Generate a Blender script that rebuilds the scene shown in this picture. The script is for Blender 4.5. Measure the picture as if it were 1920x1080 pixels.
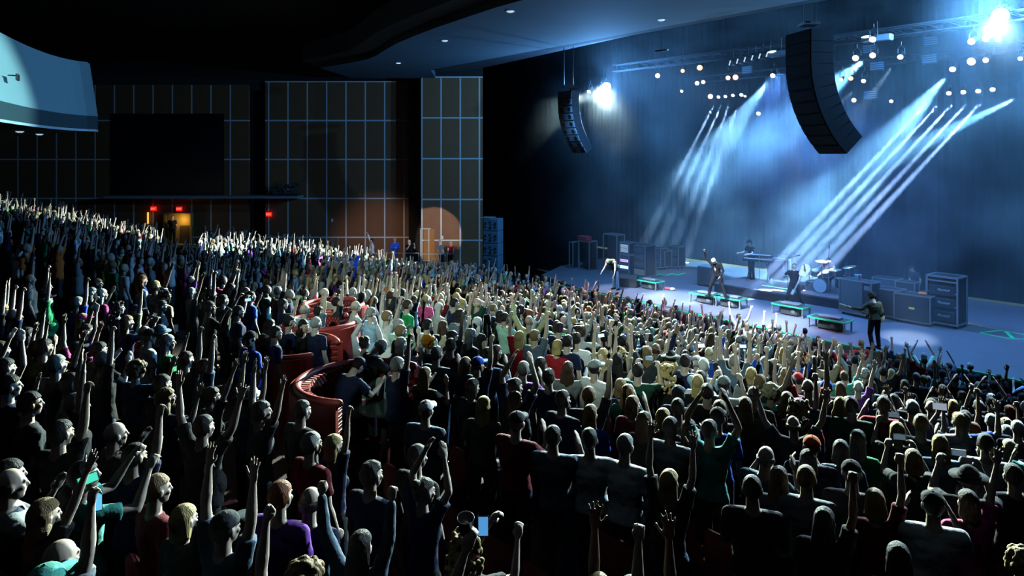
import bpy, math, random
import numpy as np
from mathutils import Vector, Matrix, Quaternion, noise

sc = bpy.context.scene
for _o in list(bpy.data.objects):
    bpy.data.objects.remove(_o)
COL = sc.collection
random.seed(11)
rng = np.random.default_rng(5)

# ------------------------------------------------------------------ camera
F = 1280.0; CX = 960.0; HY = 295.0; CZ = 7.25
cam_d = bpy.data.cameras.new('camera'); cam = bpy.data.objects.new('camera', cam_d); COL.objects.link(cam)
cam.location = (0, 0, CZ); cam.rotation_euler = (math.pi/2, 0, 0)
cam_d.sensor_width = 36; cam_d.lens = 36*F/1920; cam_d.shift_y = (HY-540)/1920
cam_d.clip_start = 0.05; cam_d.clip_end = 300
sc.camera = cam
sc.view_settings.view_transform = 'Standard'; sc.view_settings.look = 'None'
sc.view_settings.gamma = 1.0; sc.view_settings.exposure = 0.0; sc.view_settings.use_curve_mapping = False
sc.cycles.use_denoising = True
sc.cycles.max_bounces = 4; sc.cycles.diffuse_bounces = 0; sc.cycles.glossy_bounces = 2
sc.cycles.transmission_bounces = 4; sc.cycles.transparent_max_bounces = 6; sc.cycles.volume_bounces = 0
sc.cycles.volume_step_rate = 1.0; sc.cycles.volume_max_steps = 128
sc.cycles.sample_clamp_indirect = 2.0
sc.cycles.caustics_reflective = False; sc.cycles.caustics_refractive = False
w = bpy.data.worlds.new('world'); sc.world = w; w.use_nodes = True
w.node_tree.nodes['Background'].inputs[0].default_value = (0.25, 0.42, 1.0, 1)
w.node_tree.nodes['Background'].inputs[1].default_value = 0.002

# ------------------------------------------------------------------ frames
P0 = (13.7, 18.3); NX, NY = -0.768, -0.64; TX, TY = -0.64, 0.768   # u: out from the stage edge, v: along it
ROT = math.atan2(-TY, -TX)
STZ = 1.25
def uv(u, v, z=0.0): return Vector((P0[0]+u*NX+v*TX, P0[1]+u*NY+v*TY, z))
def to_uv(x, y): return ((x-P0[0])*NX+(y-P0[1])*NY, (x-P0[0])*TX+(y-P0[1])*TY)
def P(px, py, Y): return Vector(((px-CX)/F*Y, Y, CZ-(py-HY)/F*Y))
def Pz(px, py, z):
    Y = F*(CZ-z)/(py-HY); return P(px, py, Y)
def Pu(px, py, u):
    a = (px-CX)/F; Y = (u+P0[0]*NX+P0[1]*NY)/(a*NX+NY); return P(px, py, Y)
def proj(p): return (CX+F*p[0]/p[1], HY+F*(CZ-p[2])/p[1])
def smooth(a, b, x):
    t = min(1, max(0, (x-a)/(b-a))); return t*t*(3-2*t)
U1 = [-1, 0, 3, 4.3, 9, 12, 13, 14, 17, 18, 19.4, 21, 23, 26, 36]
Z1 = [-.15, -.15, -.1, .45, 1.25, 2.05, 2.4, 2.5, 2.75, 2.8, 2.85, 3.1, 3.6, 4.6, 7.2]
U2 = [-1, 0, 3, 5.4, 9.8, 13.7, 15.6, 17.6, 20, 25, 36]
Z2 = [-.15, -.15, 0, .6, 1.2, 1.5, 2.1, 2.75, 3.3, 4.6, 7.6]
def fz_s(u, v):
    k = smooth(6, 16, v)
    return float(np.interp(u, U1, Z1)*(1-k)+np.interp(u, U2, Z2)*k)
ROW = 0.92
def floor_z(x, y):
    u, v = to_uv(x, y)
    uq = (math.floor(u/ROW)+.5)*ROW
    return fz_s(uq, v)
def solve(px, py, h):
    Y = 3.2; last = None
    while Y < 46:
        X = (px-CX)/F*Y; Z = CZ-(py-HY)/F*Y
        if Z-floor_z(X, Y) <= h: return X, Y
        Y += 0.03
    return None

# ------------------------------------------------------------------ lights
def aim(o, tgt):
    d = Vector(tgt)-o.location; o.rotation_euler = d.to_track_quat('-Z', 'Y').to_euler()
def spot(name, loc, tgt, energy, color, angle, blend=0.3, size=0.08):
    l = bpy.data.lights.new(name, 'SPOT'); l.energy = energy; l.color = color; l.spot_size = math.radians(angle)
    l.spot_blend = blend; l.shadow_soft_size = size
    o = bpy.data.objects.new(name, l); COL.objects.link(o); o.location = loc; aim(o, tgt); return o
def point(name, loc, energy, color, size=0.1):
    l = bpy.data.lights.new(name, 'POINT'); l.energy = energy; l.color = color; l.shadow_soft_size = size
    o = bpy.data.objects.new(name, l); COL.objects.link(o); o.location = loc; return o
L1 = Pu(1137, 163, -2.0); L2 = Pu(1875, 30, -2.0)
BLUE = (0.30, 0.55, 1.0); ICE = (0.72, 0.88, 1.0); MINT = (0.72, 1.0, 0.92)
# unseen dim fill lights added under the ceiling to lift the crowd's backs
for hx, hy, hz, he in ((-6, 3, 14.8, 120), (2, 2, 14.8, 120), (-12, 10, 14.8, 90), (4, 9, 11.7, 90), (-3, 18, 14.8, 60), (-18, 22, 14.8, 30), (-6, 29, 14.8, 40)):
    point('added_fill_light', (hx, hy, hz), he*.24, (.55, .78, 1), .3)
# follow spots from the booth at the back of the hall, across the middle of the audience; the last is an added fill on the booth table
for tgt_, e_, a_ in (((-1.2, 20.5, 2.2), 9500, 20), ((4.6, 16.0, 2.6), 7000, 19), ((-5.2, 27, 2.2), 10000, 13), ((-1.9, 9.7, 3.8), 2600, 4.2)):
    spot('house_follow_and_fill_beam', (-5, -3, 14.6), tgt_, e_, (.74, 1, .88), a_, .65, .1)
# the two searchlights turned on the audience
for tgt_, e_, a_ in (((-25.5, 33.0, 1.7), 46000, 18), ((-21.5, 33.6, 1.0), 33000, 17), ((-16.5, 35.4, .0), 32000, 18), ((-11.5, 36.6, -.7), 28000, 19)):
    spot('searchlight_beam', L1+Vector((-.45, .02, -.2)), tgt_, e_, MINT, a_, 0.25, .10)
spot('searchlight_beam', L1+Vector((-.22, -.75, -.14)), (.3, 16.0, 2.0), 150000, (.78, 1, .86), 56, 0.6, .10)
spot('searchlight_beam', L2+Vector((-.5, -.6, -.16)), (5.2, 8.0, 2.6), 32000, (.70, .96, 1), 46, 0.7, .10)
# ------------------------------------------------------------------ helpers
def principled(name):
    m = bpy.data.materials.new(name); m.use_nodes = True
    return m, m.node_tree, m.node_tree.nodes['Principled BSDF']
_mats = {}
def mat(name, col, rough=0.7, metal=0.0, emit=0.0, ecol=None, spec=0.5, noise_amt=0.0, nscale=8.0, bump=0.0, bscale=40.0, alpha=1.0, trans=0.0):
    if name in _mats: return _mats[name]
    m, nt, b = principled(name)
    b.inputs['Base Color'].default_value = (*col, 1); b.inputs['Roughness'].default_value = rough
    b.inputs['Metallic'].default_value = metal; b.inputs['Specular IOR Level'].default_value = spec
    if trans: b.inputs['Transmission Weight'].default_value = trans
    if emit:
        b.inputs['Emission Color'].default_value = (*(ecol or col), 1); b.inputs['Emission Strength'].default_value = emit
    if noise_amt or bump:
        tc = nt.nodes.new('ShaderNodeTexCoord')
        n = nt.nodes.new('ShaderNodeTexNoise'); n.inputs['Scale'].default_value = nscale; n.inputs['Detail'].default_value = 4
        nt.links.new(tc.outputs['Object'], n.inputs['Vector'])
        if noise_amt:
            mx = nt.nodes.new('ShaderNodeMix'); mx.data_type = 'RGBA'
            mx.inputs['A'].default_value = (*[c*(1-noise_amt) for c in col], 1)
            mx.inputs['B'].default_value = (*[min(1, c*(1+noise_amt)) for c in col], 1)
            nt.links.new(n.outputs['Fac'], mx.inputs['Factor']); nt.links.new(mx.outputs['Result'], b.inputs['Base Color'])
        if bump:
            n2 = nt.nodes.new('ShaderNodeTexNoise'); n2.inputs['Scale'].default_value = bscale; n2.inputs['Detail'].default_value = 3
            nt.links.new(tc.outputs['Object'], n2.inputs['Vector'])
            bp = nt.nodes.new('ShaderNodeBump'); bp.inputs['Strength'].default_value = bump; bp.inputs['Distance'].default_value = .03
            nt.links.new(n2.outputs['Fac'], bp.inputs['Height']); nt.links.new(bp.outputs['Normal'], b.inputs['Normal'])
    _mats[name] = m; return m

class MB:
    """collects shapes, builds ONE mesh object"""
    def __init__(s): s.V = []; s.F = []; s.M = []
    def add(s, vs, fs, mi=0):
        b = len(s.V); s.V += [tuple(v) for v in vs]; s.F += [tuple(b+i for i in f) for f in fs]; s.M += [mi]*len(fs); return s
    def box(s, c, d, M=None, mi=0, bev=0.0, taper=(1, 1)):
        x, y, z = d[0]/2, d[1]/2, d[2]/2; tx, ty = taper
        b = min(bev, x*.9, y*.9, z*.9)
        if b <= 0:
            vs = [(-x, -y, -z), (x, -y, -z), (x, y, -z), (-x, y, -z), (-x*tx, -y*ty, z), (x*tx, -y*ty, z), (x*tx, y*ty, z), (-x*tx, y*ty, z)]
            fs = [(3, 2, 1, 0), (4, 5, 6, 7), (0, 1, 5, 4), (1, 2, 6, 5), (2, 3, 7, 6), (3, 0, 4, 7)]
        else:
            lv = []
            for zz, ins in ((-z, b), (-z+b, 0), (z-b, 0), (z, b)):
                kx = 1+(tx-1)*(zz+z)/(2*z); ky = 1+(ty-1)*(zz+z)/(2*z)
                X, Y = (x-ins)*kx, (y-ins)*ky; c2 = b if ins == 0 else b*.5
                lv.append([(-X+c2, -Y, zz), (X-c2, -Y, zz), (X, -Y+c2, zz), (X, Y-c2, zz), (X-c2, Y, zz), (-X+c2, Y, zz), (-X, Y-c2, zz), (-X, -Y+c2, zz)])
            vs = [v for r in lv for v in r]; fs = [tuple(reversed(range(8))), tuple(range(24, 32))]
            for r in range(3):
                for i in range(8):
                    j = (i+1) % 8; fs.append((r*8+i, r*8+j, r*8+8+j, r*8+8+i))
        vs = [Vector(v) for v in vs]
        if M is not None: vs = [M @ v for v in vs]
        cc = Vector(c); return s.add([v+cc for v in vs], fs, mi)
    def tube(s, pts, rads, seg=8, mi=0, caps=True, flat=1.0, up=None):
        pts = [Vector(p) for p in pts]
        if not hasattr(rads, '__len__'): rads = [rads]*len(pts)
        P_, R_ = list(pts), list(rads)
        if caps:
            d0 = (pts[0]-pts[1]).normalized(); d1 = (pts[-1]-pts[-2]).normalized()
            P_ = [pts[0]+d0*rads[0]*.95, pts[0]+d0*rads[0]*.6]+P_+[pts[-1]+d1*rads[-1]*.6, pts[-1]+d1*rads[-1]*.95]
            R_ = [rads[0]*.3, rads[0]*.8]+R_+[rads[-1]*.8, rads[-1]*.3]
        n = len(P_); t0 = (P_[1]-P_[0]).normalized()
        a = Vector(up) if up is not None else (Vector((0, 0, 1)) if abs(t0.z) < .9 else Vector((1, 0, 0)))
        vs = []; 
        for i in range(n):
            t = (P_[min(i+1, n-1)]-P_[max(i-1, 0)])
            t = t.normalized() if t.length > 1e-9 else t0
            a = (a-t*a.dot(t)); a = a.normalized() if a.length > 1e-6 else t.orthogonal().normalized()
            b = t.cross(a)
            for k in range(seg):
                th = 2*math.pi*k/seg
                vs.append(P_[i]+(a*math.cos(th)*flat+b*math.sin(th))*R_[i])
        fs = [tuple(reversed(range(seg))), tuple(range((n-1)*seg, n*seg))]
        for i in range(n-1):
            for k in range(seg):
                j = (k+1) % seg; fs.append((i*seg+k, i*seg+j, (i+1)*seg+j, (i+1)*seg+k))
        return s.add(vs, fs, mi)
    def ell(s, c, r, M=None, seg=12, rings=8, mi=0, fn=None):
        vs = []; 
        for i in range(1, rings):
            ph = math.pi*i/rings
            for k in range(seg):
                th = 2*math.pi*k/seg; v = Vector((math.sin(ph)*math.cos(th), math.sin(ph)*math.sin(th), math.cos(ph))); vs.append(v)
        vs.append(Vector((0, 0, 1))); vs.append(Vector((0, 0, -1)))
        out = []
        for v in vs:
            k = fn(v) if fn else 1.0
            q = Vector((v.x*r[0]*k, v.y*r[1]*k, v.z*r[2]*k)); out.append((M @ q if M is not None else q)+Vector(c))
        T, B = len(vs)-2, len(vs)-1; fs = []
        for k in range(seg): fs.append((T, k, (k+1) % seg)); fs.append((B, (rings-2)*seg+(k+1) % seg, (rings-2)*seg+k))
        for i in range(rings-2):
            for k in range(seg):
                j = (k+1) % seg; fs.append((i*seg+k, (i+1)*seg+k, (i+1)*seg+j, i*seg+j))
        return s.add(out, fs, mi)
    def cyl(s, a, b, r, r2=None, seg=16, mi=0): return s.tube([a, b], [r, r if r2 is None else r2], seg, mi, caps=False)
    def prism(s, poly, z0, z1, mi=0):
        n = len(poly); vs = [(p[0], p[1], z0) for p in poly]+[(p[0], p[1], z1) for p in poly]
        fs = [tuple(reversed(range(n))), tuple(range(n, 2*n))]+[(i, (i+1) % n, n+(i+1) % n, n+i) for i in range(n)]
        return s.add(vs, fs, mi)
    def mesh(s, name, smooth=False):
        me = bpy.data.meshes.new(name); me.from_pydata(s.V, [], s.F); me.polygons.foreach_set('material_index', s.M)
        if smooth: me.polygons.foreach_set('use_smooth', [True]*len(me.polygons))
        me.update(); return me
    def build(s, name, mats, parent=None, smooth=False, loc=None, rz=None, local=False):
        me = s.mesh(name, smooth)
        for m in (mats if isinstance(mats, (list, tuple)) else [mats]): me.materials.append(m)
        o = bpy.data.objects.new(name, me); COL.objects.link(o)
        if parent is not None: o.parent = parent
        if loc is not None: o.location = loc
        if rz is not None: o.rotation_euler[2] = rz
        return o
def tag(o, label, cat, group=None, kind=None):
    o['label'] = label; o['category'] = cat
    if group: o['group'] = group
    if kind: o['kind'] = kind
    return o
def empty(name, loc, rz=0.0, label=None, cat=None, group=None):
    o = bpy.data.objects.new(name, None); COL.objects.link(o); o.location = loc; o.rotation_euler = (0, 0, rz)
    o.empty_display_size = .2
    if label: tag(o, label, cat, group)
    return o
def structure(o, label=None, cat=None):
    o['kind'] = 'structure'
    if label: o['label'] = label; o['category'] = cat
    return o
def remesh(mb, voxel, sm=2, name='m'):
    me = mb.mesh(name); o = bpy.data.objects.new('tmp', me); COL.objects.link(o)
    md = o.modifiers.new('r', 'REMESH'); md.mode = 'VOXEL'; md.voxel_size = voxel; md.use_smooth_shade = True
    if sm:
        s = o.modifiers.new('s', 'SMOOTH'); s.iterations = sm; s.factor = .5
    dg = bpy.context.evaluated_depsgraph_get(); dg.update()
    out = bpy.data.meshes.new_from_object(o.evaluated_get(dg)); out.name = name
    bpy.data.objects.remove(o); bpy.data.meshes.remove(me)
    out.materials.clear(); return out

# ------------------------------------------------------------------ people
def V3(*a): return Vector(a)
ARM = {  # (upper arm direction, forearm direction) for the right arm; x is mirrored for the left one
 'U': ((.22, .12, 1), (-.02, .12, 1)), 'V': ((.60, .12, .85), (.22, .15, 1)), 'C': ((.42, .30, .95), (-.52, .22, .95)),
 'c': ((.30, .62, -.62), (-.40, .42, .9)), 'P': ((.20, .85, -.12), (-.30, .45, .80)), 'D': ((.20, -.02, -1), (.03, .32, -1)),
 'X': ((.22, .22, -1), (-.85, .55, .12)), 'W': ((.72, .25, .10), (.12, .28, 1)), 'f': ((.35, .55, -.55), (-.12, .35, 1)),
 'K': ((.18, .18, -1), (-.15, .9, .25)), 'S': ((.75, .10, -.35), (-.55, .30, .70)), 'O': ((.30, .30, .95), (.28, .25, 1)),
}
# pose name -> (right arm, left arm, right hand, left hand, lean)
POSES = {
 'both_up': ('U', 'U', 'open', 'open', 0), 'v_up': ('V', 'V', 'open', 'open', 0), 'clap_high': ('C', 'C', 'flat', 'flat', 0),
 'clap': ('c', 'c', 'flat', 'flat', 0), 'phone': ('P', 'P', 'grip', 'grip', 0), 'down': ('D', 'D', 'relax', 'relax', 0),
 'crossed': ('X', 'X', 'fist', 'fist', 0), 'wave': ('W', 'D', 'open', 'relax', 0), 'wave_both': ('W', 'W', 'open', 'open', 0),
 'right_up': ('U', 'D', 'fist', 'relax', 0), 'left_up': ('D', 'U', 'relax', 'fist', 0), 'horns': ('V', 'D', 'horns', 'relax', 0),
 'horns_both': ('V', 'V', 'horns', 'horns', 0), 'phone_high': ('O', 'D', 'grip', 'relax', 0), 'fist_both': ('U', 'V', 'fist', 'fist', 0),
 'right_out': ('O', 'K', 'open', 'relax', 0), 'cheer': ('f', 'f', 'fist', 'fist', 0),
}
POSE_TXT = {'both_up': 'both arms straight up', 'v_up': 'arms raised wide in a V', 'clap_high': 'hands clapping overhead', 'clap': 'hands clapping before the face',
 'phone': 'filming with both hands', 'down': 'arms down', 'crossed': 'arms folded', 'wave': 'one bent arm waving', 'wave_both': 'both bent arms waving',
 'right_up': 'one fist punched up', 'left_up': 'one fist up beside head', 'horns': 'one horned hand up', 'horns_both': 'both hands throwing horns',
 'phone_high': 'one hand held high', 'fist_both': 'two fists in the air', 'right_out': 'one open hand up', 'cheer': 'fists by the face'}
def hand(mb, w, d, n, side, kind, seg=6, lod=0):
    """w wrist point, d hand direction, n palm normal"""
    d = d.normalized(); n = (n-d*n.dot(d)).normalized(); s = d.cross(n)*side   # s points to the little-finger side
    Mx = Matrix((s, n, d)).transposed()
    mb.ell(w+d*.048, (.042, .019, .055), Mx, 8, 6)
    L = (.066, .078, .074, .058)
    for i in range(4):
        off = (-.029+.0193*i)
        root = w+d*(.088-abs(i-1.3)*.004)+s*off
        fan = {'open': .17, 'horns': .1}.get(kind, .03)*(i-1.5)
        fd = (d+s*fan).normalized()
        if kind in ('open', 'flat') or (kind == 'horns' and i in (0, 3)):
            pts = [root-fd*.02, root+fd*L[i]*.55, root+fd*L[i]+n*.008]
        elif kind == 'relax':
            pts = [root-fd*.02, root+fd*L[i]*.45+n*.010, root+fd*L[i]*.75+n*.040]
        elif kind == 'grip':
            pts = [root-fd*.02, root+fd*L[i]*.35+n*.018, root+fd*L[i]*.40+n*.055]
        else:
            pts = [root-fd*.02, root+fd*.012+n*.020, root-fd*.022+n*.038]
        mb.tube(pts, [.0105, .0098, .0085], seg)
    tr = w+d*.028-s*.030
    if kind in ('open',): tp = [tr, tr-s*.030+d*.028, tr-s*.046+d*.062]
    elif kind in ('flat', 'relax'): tp = [tr, tr-s*.016+d*.032+n*.008, tr-s*.014+d*.066+n*.012]
    else: tp = [tr, tr-s*.010+d*.022+n*.024, tr+s*.022+d*.040+n*.040]
    mb.tube(tp, [.0135, .0115, .0095], seg)
def limb(J, key):
    return J[key]
def joints(pose, fem, J0=None):
    J = {}
    sw = .170 if fem else .195; hw = .098 if fem else .092
    J['pel'] = V3(0, 0, .95); J['wai'] = V3(0, .005, 1.10); J['che'] = V3(0, 0, 1.29); J['nk'] = V3(0, -.012, 1.45); J['hd'] = V3(0, .018, 1.625)
    J['H'] = Matrix.Identity(3); J['T'] = Matrix.Identity(3)
    for sd, nm in ((1, 'R'), (-1, 'L')):
        J['hip'+nm] = V3(sd*hw, 0, .92); J['kn'+nm] = V3(sd*(hw+.012), .015, .50); J['an'+nm] = V3(sd*(hw+.02), -.02, .09); J['toe'+nm] = V3(sd*(hw+.05), .13, .035)
    ra, la, rh, lh, ln = POSES[pose]
    for sd, nm, a in ((1, 'R', ra), (-1, 'L', la)):
        u, f = ARM[a]; u = Vector((u[0]*sd, u[1], u[2])).normalized(); f = Vector((f[0]*sd, f[1], f[2])).normalized()
        sh = V3(sd*(sw-.012*max(0, u.z)), 0, 1.405+.05*max(0, u.z)); J['sh'+nm] = sh
        J['el'+nm] = sh+u*.285; J['wr'+nm] = J['el'+nm]+f*.255; J['hd'+nm] = f
        J['hk'+nm] = rh if nm == 'R' else lh
        nn = V3(0, 1, .1) if a in 'UVWO' else (V3(-sd, .2, 0) if a in 'CcPfD' else V3(0, -1, 0))
        if a in 'P': nn = V3(-sd*.6, .9, 0)
        J['pn'+nm] = nn
    if J0: J.update(J0)
    return J
def head_shape(mb, J, seg=16, fem=False):
    H, c = J['H'], J['hd']
    def at(x, y, z): return c+H @ V3(x, y, z)
    mb.ell(at(0, -.012, .028), (.074, .093, .092), H, seg, 12)
    mb.ell(at(0, .028, -.035), (.058, .062, .072), H, seg, 10)
    mb.ell(at(0, .050, -.082), (.032, .030, .026), H, 10, 8)           # chin
    mb.ell(at(0, .078, .020), (.052, .016, .014), H, 10, 6)            # brow
    mb.tube([at(0, .086, .012), at(0, .102, -.020)], [.009, .0125], 8)   # nose
    mb.ell(at(0, .079, -.053), (.023, .012, .010), H, 10, 6)           # lips
    for s in (-1, 1):
        mb.ell(at(s*.078, -.008, -.005), (.011, .022, .033), H, 8, 6)   # ears
        mb.ell(at(s*.038, .058, -.022), (.026, .026, .020), H, 8, 6)    # cheeks
def body_mb(J, fem, seg=12, lod=0, fat=1.0):
    mb = MB()
    if lod == 0: head_shape(mb, J, 16, fem)
    T = J['T']
    mb.tube([J['nk']-T @ V3(0, 0, .03), (J['nk']+J['hd'])*.5+T @ V3(0, -.012, 0), J['hd']-J['H'] @ V3(0, .015, .03)], [.062, .054 if not fem else .047, .052], seg)
    for nm in 'RL':
        sh, el, wr, f = J['sh'+nm], J['el'+nm], J['wr'+nm], J['hd'+nm]
        k = .88 if fem else 1.0
        mb.tube([sh, sh.lerp(el, .4), el.lerp(sh, .08), el], [.052*k, .047*k, .038*k, .037*k], seg)
        mb.tube([el, el.lerp(wr, .28), el.lerp(wr, .75), wr, wr+f*.02], [.038*k, .040*k, .029*k, .024*k, .025*k], seg)
        sd = 1 if nm == 'R' else -1
        hand(mb, wr+f*.01, f, J['pn'+nm], -sd, J['hk'+nm])
        mb.tube([J['che']+T @ V3(sd*.06, 0, .08), sh], [.07, .052*k], seg)
        mb.tube([J['hip'+nm], J['hip'+nm].lerp(J['kn'+nm], .5), J['kn'+nm]], [.082, .07, .052], seg)
        mb.tube([J['kn'+nm], J['kn'+nm].lerp(J['an'+nm], .3), J['an'+nm]], [.052, .054, .034], seg)
        mb.tube([J['an'+nm]-V3(0, .02, .03), J['toe'+nm]], [.036, .030], seg)
    a = .93 if fem else 1.0
    mb.tube([J['pel'], J['wai'], J['che'], J['nk']-T @ V3(0, 0, .05)], [.135*a, .112*a*fat, .150*a, .10*a], 16, flat=.66, up=T @ V3(0, 1, 0))
    return mb
def shirt_mb(J, fem, sleeve, fat=1.0, hem=.0):
    mb = MB(); T = J['T']; a = .94 if fem else 1.04
    pb = J['pel']+(J['pel']-J['wai'])*(.25+hem)
    wv = (.150 if fem else .150*fat)
    mb.tube([pb, J['pel'], J['wai'], J['che'].lerp(J['wai'], .3), J['che']+T @ V3(0, 0, .04), J['nk']-T @ V3(0, 0, .055)],
            [.184*a*fat, .178*a*fat, wv, .172*a*max(1, fat*.96), .182*a, .125*a], 20, caps=False, flat=.70*fat**.5, up=T @ V3(0, 1, 0))
    mb.ell(J['nk']-T @ V3(0, .0, .045), (.105, .075, .05), T, 14, 8)
    if fem: 
        for s in (-1, 1): mb.ell(J['che']+T @ V3(s*.072, .085, -.03), (.065, .055, .06), T, 12, 8)
    if fat > 1.08: mb.ell(J['wai']+T @ V3(0, .05, -.03), (.17*fat, .14*fat, .17), T, 16, 10)
    for nm in 'RL':
        sh, el, wr = J['sh'+nm], J['el'+nm], J['wr'+nm]; sd = 1 if nm == 'R' else -1
        mb.tube([J['che']+T @ V3(sd*.05, 0, .08), sh.lerp(el, .03)], [.10, .068], 14)
        mb.tube([J['che']+T @ V3(sd*.10, 0, -.03), sh.lerp(el, .10)], [.085, .060], 12)
        if sleeve == 'short': mb.tube([sh, sh.lerp(el, .35), sh.lerp(el, .66)], [.068, .066, .068], 14, caps=False)
        elif sleeve == 'long':
            mb.tube([sh, sh.lerp(el, .5), el], [.066, .058, .052], 14)
            mb.tube([el, el.lerp(wr, .5), el.lerp(wr, .93)], [.052, .047, .038], 14)
    return mb
def trousers_mb(J, fem, kind='long'):
    mb = MB(); T = J['T']
    mb.tube([J['pel']+T @ V3(0, 0, .06), J['pel'], J['pel']-T @ V3(0, 0, .06)], [.150, .160, .14], 18, flat=.66, up=T @ V3(0, 1, 0))
    if kind == 'skirt':
        k = (J['knR']+J['knL'])*.5
        mb.tube([J['pel'], J['pel'].lerp(k, .3), J['pel'].lerp(k, .9), k+(k-J['pel'])*.35], [.17, .195, .225, .235], 20, caps=False, flat=.8, up=V3(0, 1, 0)); return mb
    for nm in 'RL':
        hp, kn, an = J['hip'+nm], J['kn'+nm], J['an'+nm]
        mb.tube([hp, hp.lerp(kn, .5), kn], [.098, .088, .072], 14)
        if kind == 'long': mb.tube([kn, kn.lerp(an, .5), an.lerp(kn, .02)], [.072, .066, .060], 14)
        else: mb.tube([hp.lerp(kn, .5), kn], [.09, .084], 14, caps=False)
    return mb
def shoes_mb(J):
    mb = MB()
    for nm in 'RL':
        an, toe = J['an'+nm], J['toe'+nm]; d = (toe-an); d.z = 0; d.normalize()
        base = V3(an.x, an.y, toe.z-.035)
        mb.tube([base-d*.05+V3(0, 0, .045), base+d*.06+V3(0, 0, .048), base+d*.165+V3(0, 0, .038)], [.044, .046, .036], 12)
        mb.tube([an-V3(0, 0, .06), an+V3(0, 0, .02)], [.045, .046], 12)
        mb.box(base+d*.05+V3(0, 0, .011), (.085, .27, .022), Matrix.Rotation(math.atan2(-d.x, d.y), 3, 'Z'), bev=.008)
    return mb
def hair_mb(kind):
    """in head coordinates: origin at the head centre, y forward"""
    mb = MB()
    def cap(face_z=.035, k=1.0, wob=.02, sz=1.0, fs=7):
        def fn(v):
            n = noise.noise(Vector((v.x*fs+3, v.y*fs, v.z*2)))*wob+noise.noise(v*3.1)*wob
            r = 1.0+n
            y, z = v.y, v.z*.118+.02
            if y > .12 and z < face_z+.012: r *= .72
            elif y > -.05 and z < -.02: r *= .74
            elif z < -.075: r *= .70
            return r
        mb.ell((0, -.014, .024), (.084*k, .106*k, .108*k*sz), None, 40, 28, fn=fn)
    if kind == 'short': cap()
    elif kind == 'spiky': cap(wob=.10, k=1.02, fs=11)
    elif kind == 'crop': cap(k=.975, wob=.006)
    elif kind == 'balding':
        def fn(v):
            z = v.z*.118+.02; return (1.0+noise.noise(v*8)*.02) if (z < .035 and v.y < .1 and z > -.06) else .80
        mb.ell((0, -.014, .024), (.085, .107, .108), None, 32, 22, fn=fn)
    elif kind in ('long', 'straight', 'wavy', 'bob', 'pony', 'bun'):
        cap(k=1.04, wob=.03)
        def sheet(zb, wmax, ymid, thick, wv=0.0, seg=28):
            zs = [.05, -.02, -.09, -.16, -.24, -.32, -.40]; zs = [z for z in zs if z > zb]+[zb]
            vs = []; n = len(zs)
            for i, z in enumerate(zs):
                t = i/(n-1); ww = .080+(wmax-.080)*math.sin(min(1, t*1.3)*math.pi/2); ww *= (1-.35*max(0, t-.75)*4*.5)
                yy = -.030+(ymid+.030)*t; th = .075+(thick-.075)*min(1, t*1.6)
                for k in range(seg):
                    a = 2*math.pi*k/seg; l = 1+.09*noise.noise(Vector((math.cos(a)*4, math.sin(a)*4, z*3+i*wv*1.7)))
                    vs.append(V3(math.cos(a)*ww*l+wv*.02*math.sin(z*45+a), yy+math.sin(a)*th*l, z))
            fs = [tuple(reversed(range(seg)))[::-1], tuple(range((n-1)*seg, n*seg))[::-1]]
            for i in range(n-1):
                for k in range(seg):
                    j = (k+1) % seg; fs.append((i*seg+j, i*seg+k, (i+1)*seg+k, (i+1)*seg+j))
            mb.add(vs, fs)
        if kind == 'long': sheet(-.36, .125, -.085, .040, .5)
        elif kind == 'straight': sheet(-.40, .105, -.085, .036)
        elif kind == 'wavy': sheet(-.33, .150, -.070, .060, 1.0)
        elif kind == 'bob': sheet(-.125, .100, -.055, .060)
        elif kind == 'pony':
            mb.tube([V3(0, -.11, .06), V3(0, -.165, .03), V3(0, -.165, -.08), V3(.01, -.14, -.20)], [.024, .034, .032, .012], 14)
        elif kind == 'bun': mb.ell((0, -.10, .105), (.045, .045, .04), None, 16, 12, fn=lambda v: 1+noise.noise(v*6)*.15)
    elif kind == 'curly':
        r = random.Random(4)
        cap(k=1.04, wob=.05)
        for i in range(120):
            v = Vector((r.gauss(0, 1), r.gauss(0, 1), r.gauss(0, 1))).normalized()
            if v.y > .35 and v.z < .35: continue
            if v.z < -.75: continue
            mb.ell((v.x*.098, v.y*.112-.014, v.z*.108+.03), [.022+r.random()*.010]*3, None, 8, 6)
    elif kind == 'bigcurly':
        r = random.Random(9)
        cap(k=1.06, wob=.05)
        for i in range(230):
            a = r.uniform(0, 2*math.pi); z = r.uniform(-.30, .12)
            rad = .105+.045*min(1, max(0, (.10-z)/.25))
            y = math.sin(a)*rad
            if y > .03 and z < .07: continue
            mb.ell((math.cos(a)*rad*(1.0 if z > -.2 else .9), y*.9-.02-.03*(z < -.1), z), [.019+r.random()*.010]*3, None, 8, 6)
    return mb
def cap_mb():
    mb = MB()
    mb.ell((0, -.012, .045), (.088, .108, .085), None, 24, 16, fn=lambda v: 1.0 if v.z > -.12 else .86)
    vs = []; n = 12
    for i in range(n+1):
        a = math.pi*i/n; x = -math.cos(a)*.078; y = .075+math.sin(a)*.10
        vs += [V3(x, y, .048-.022*abs(x/.078)**2), V3(x, y, .056-.022*abs(x/.078)**2)]
    fs = [tuple(range(0, 2*n+2, 2)), tuple(reversed(range(1, 2*n+2, 2)))]
    for i in range(n): fs.append((2*i, 2*i+1, 2*i+3, 2*i+2))
    fs.append((2*n, 2*n+1, 1, 0)); mb.add(vs, fs); mb.ell((0, -.012, .130), (.009, .009, .006), None, 8, 6)
    return mb
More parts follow.
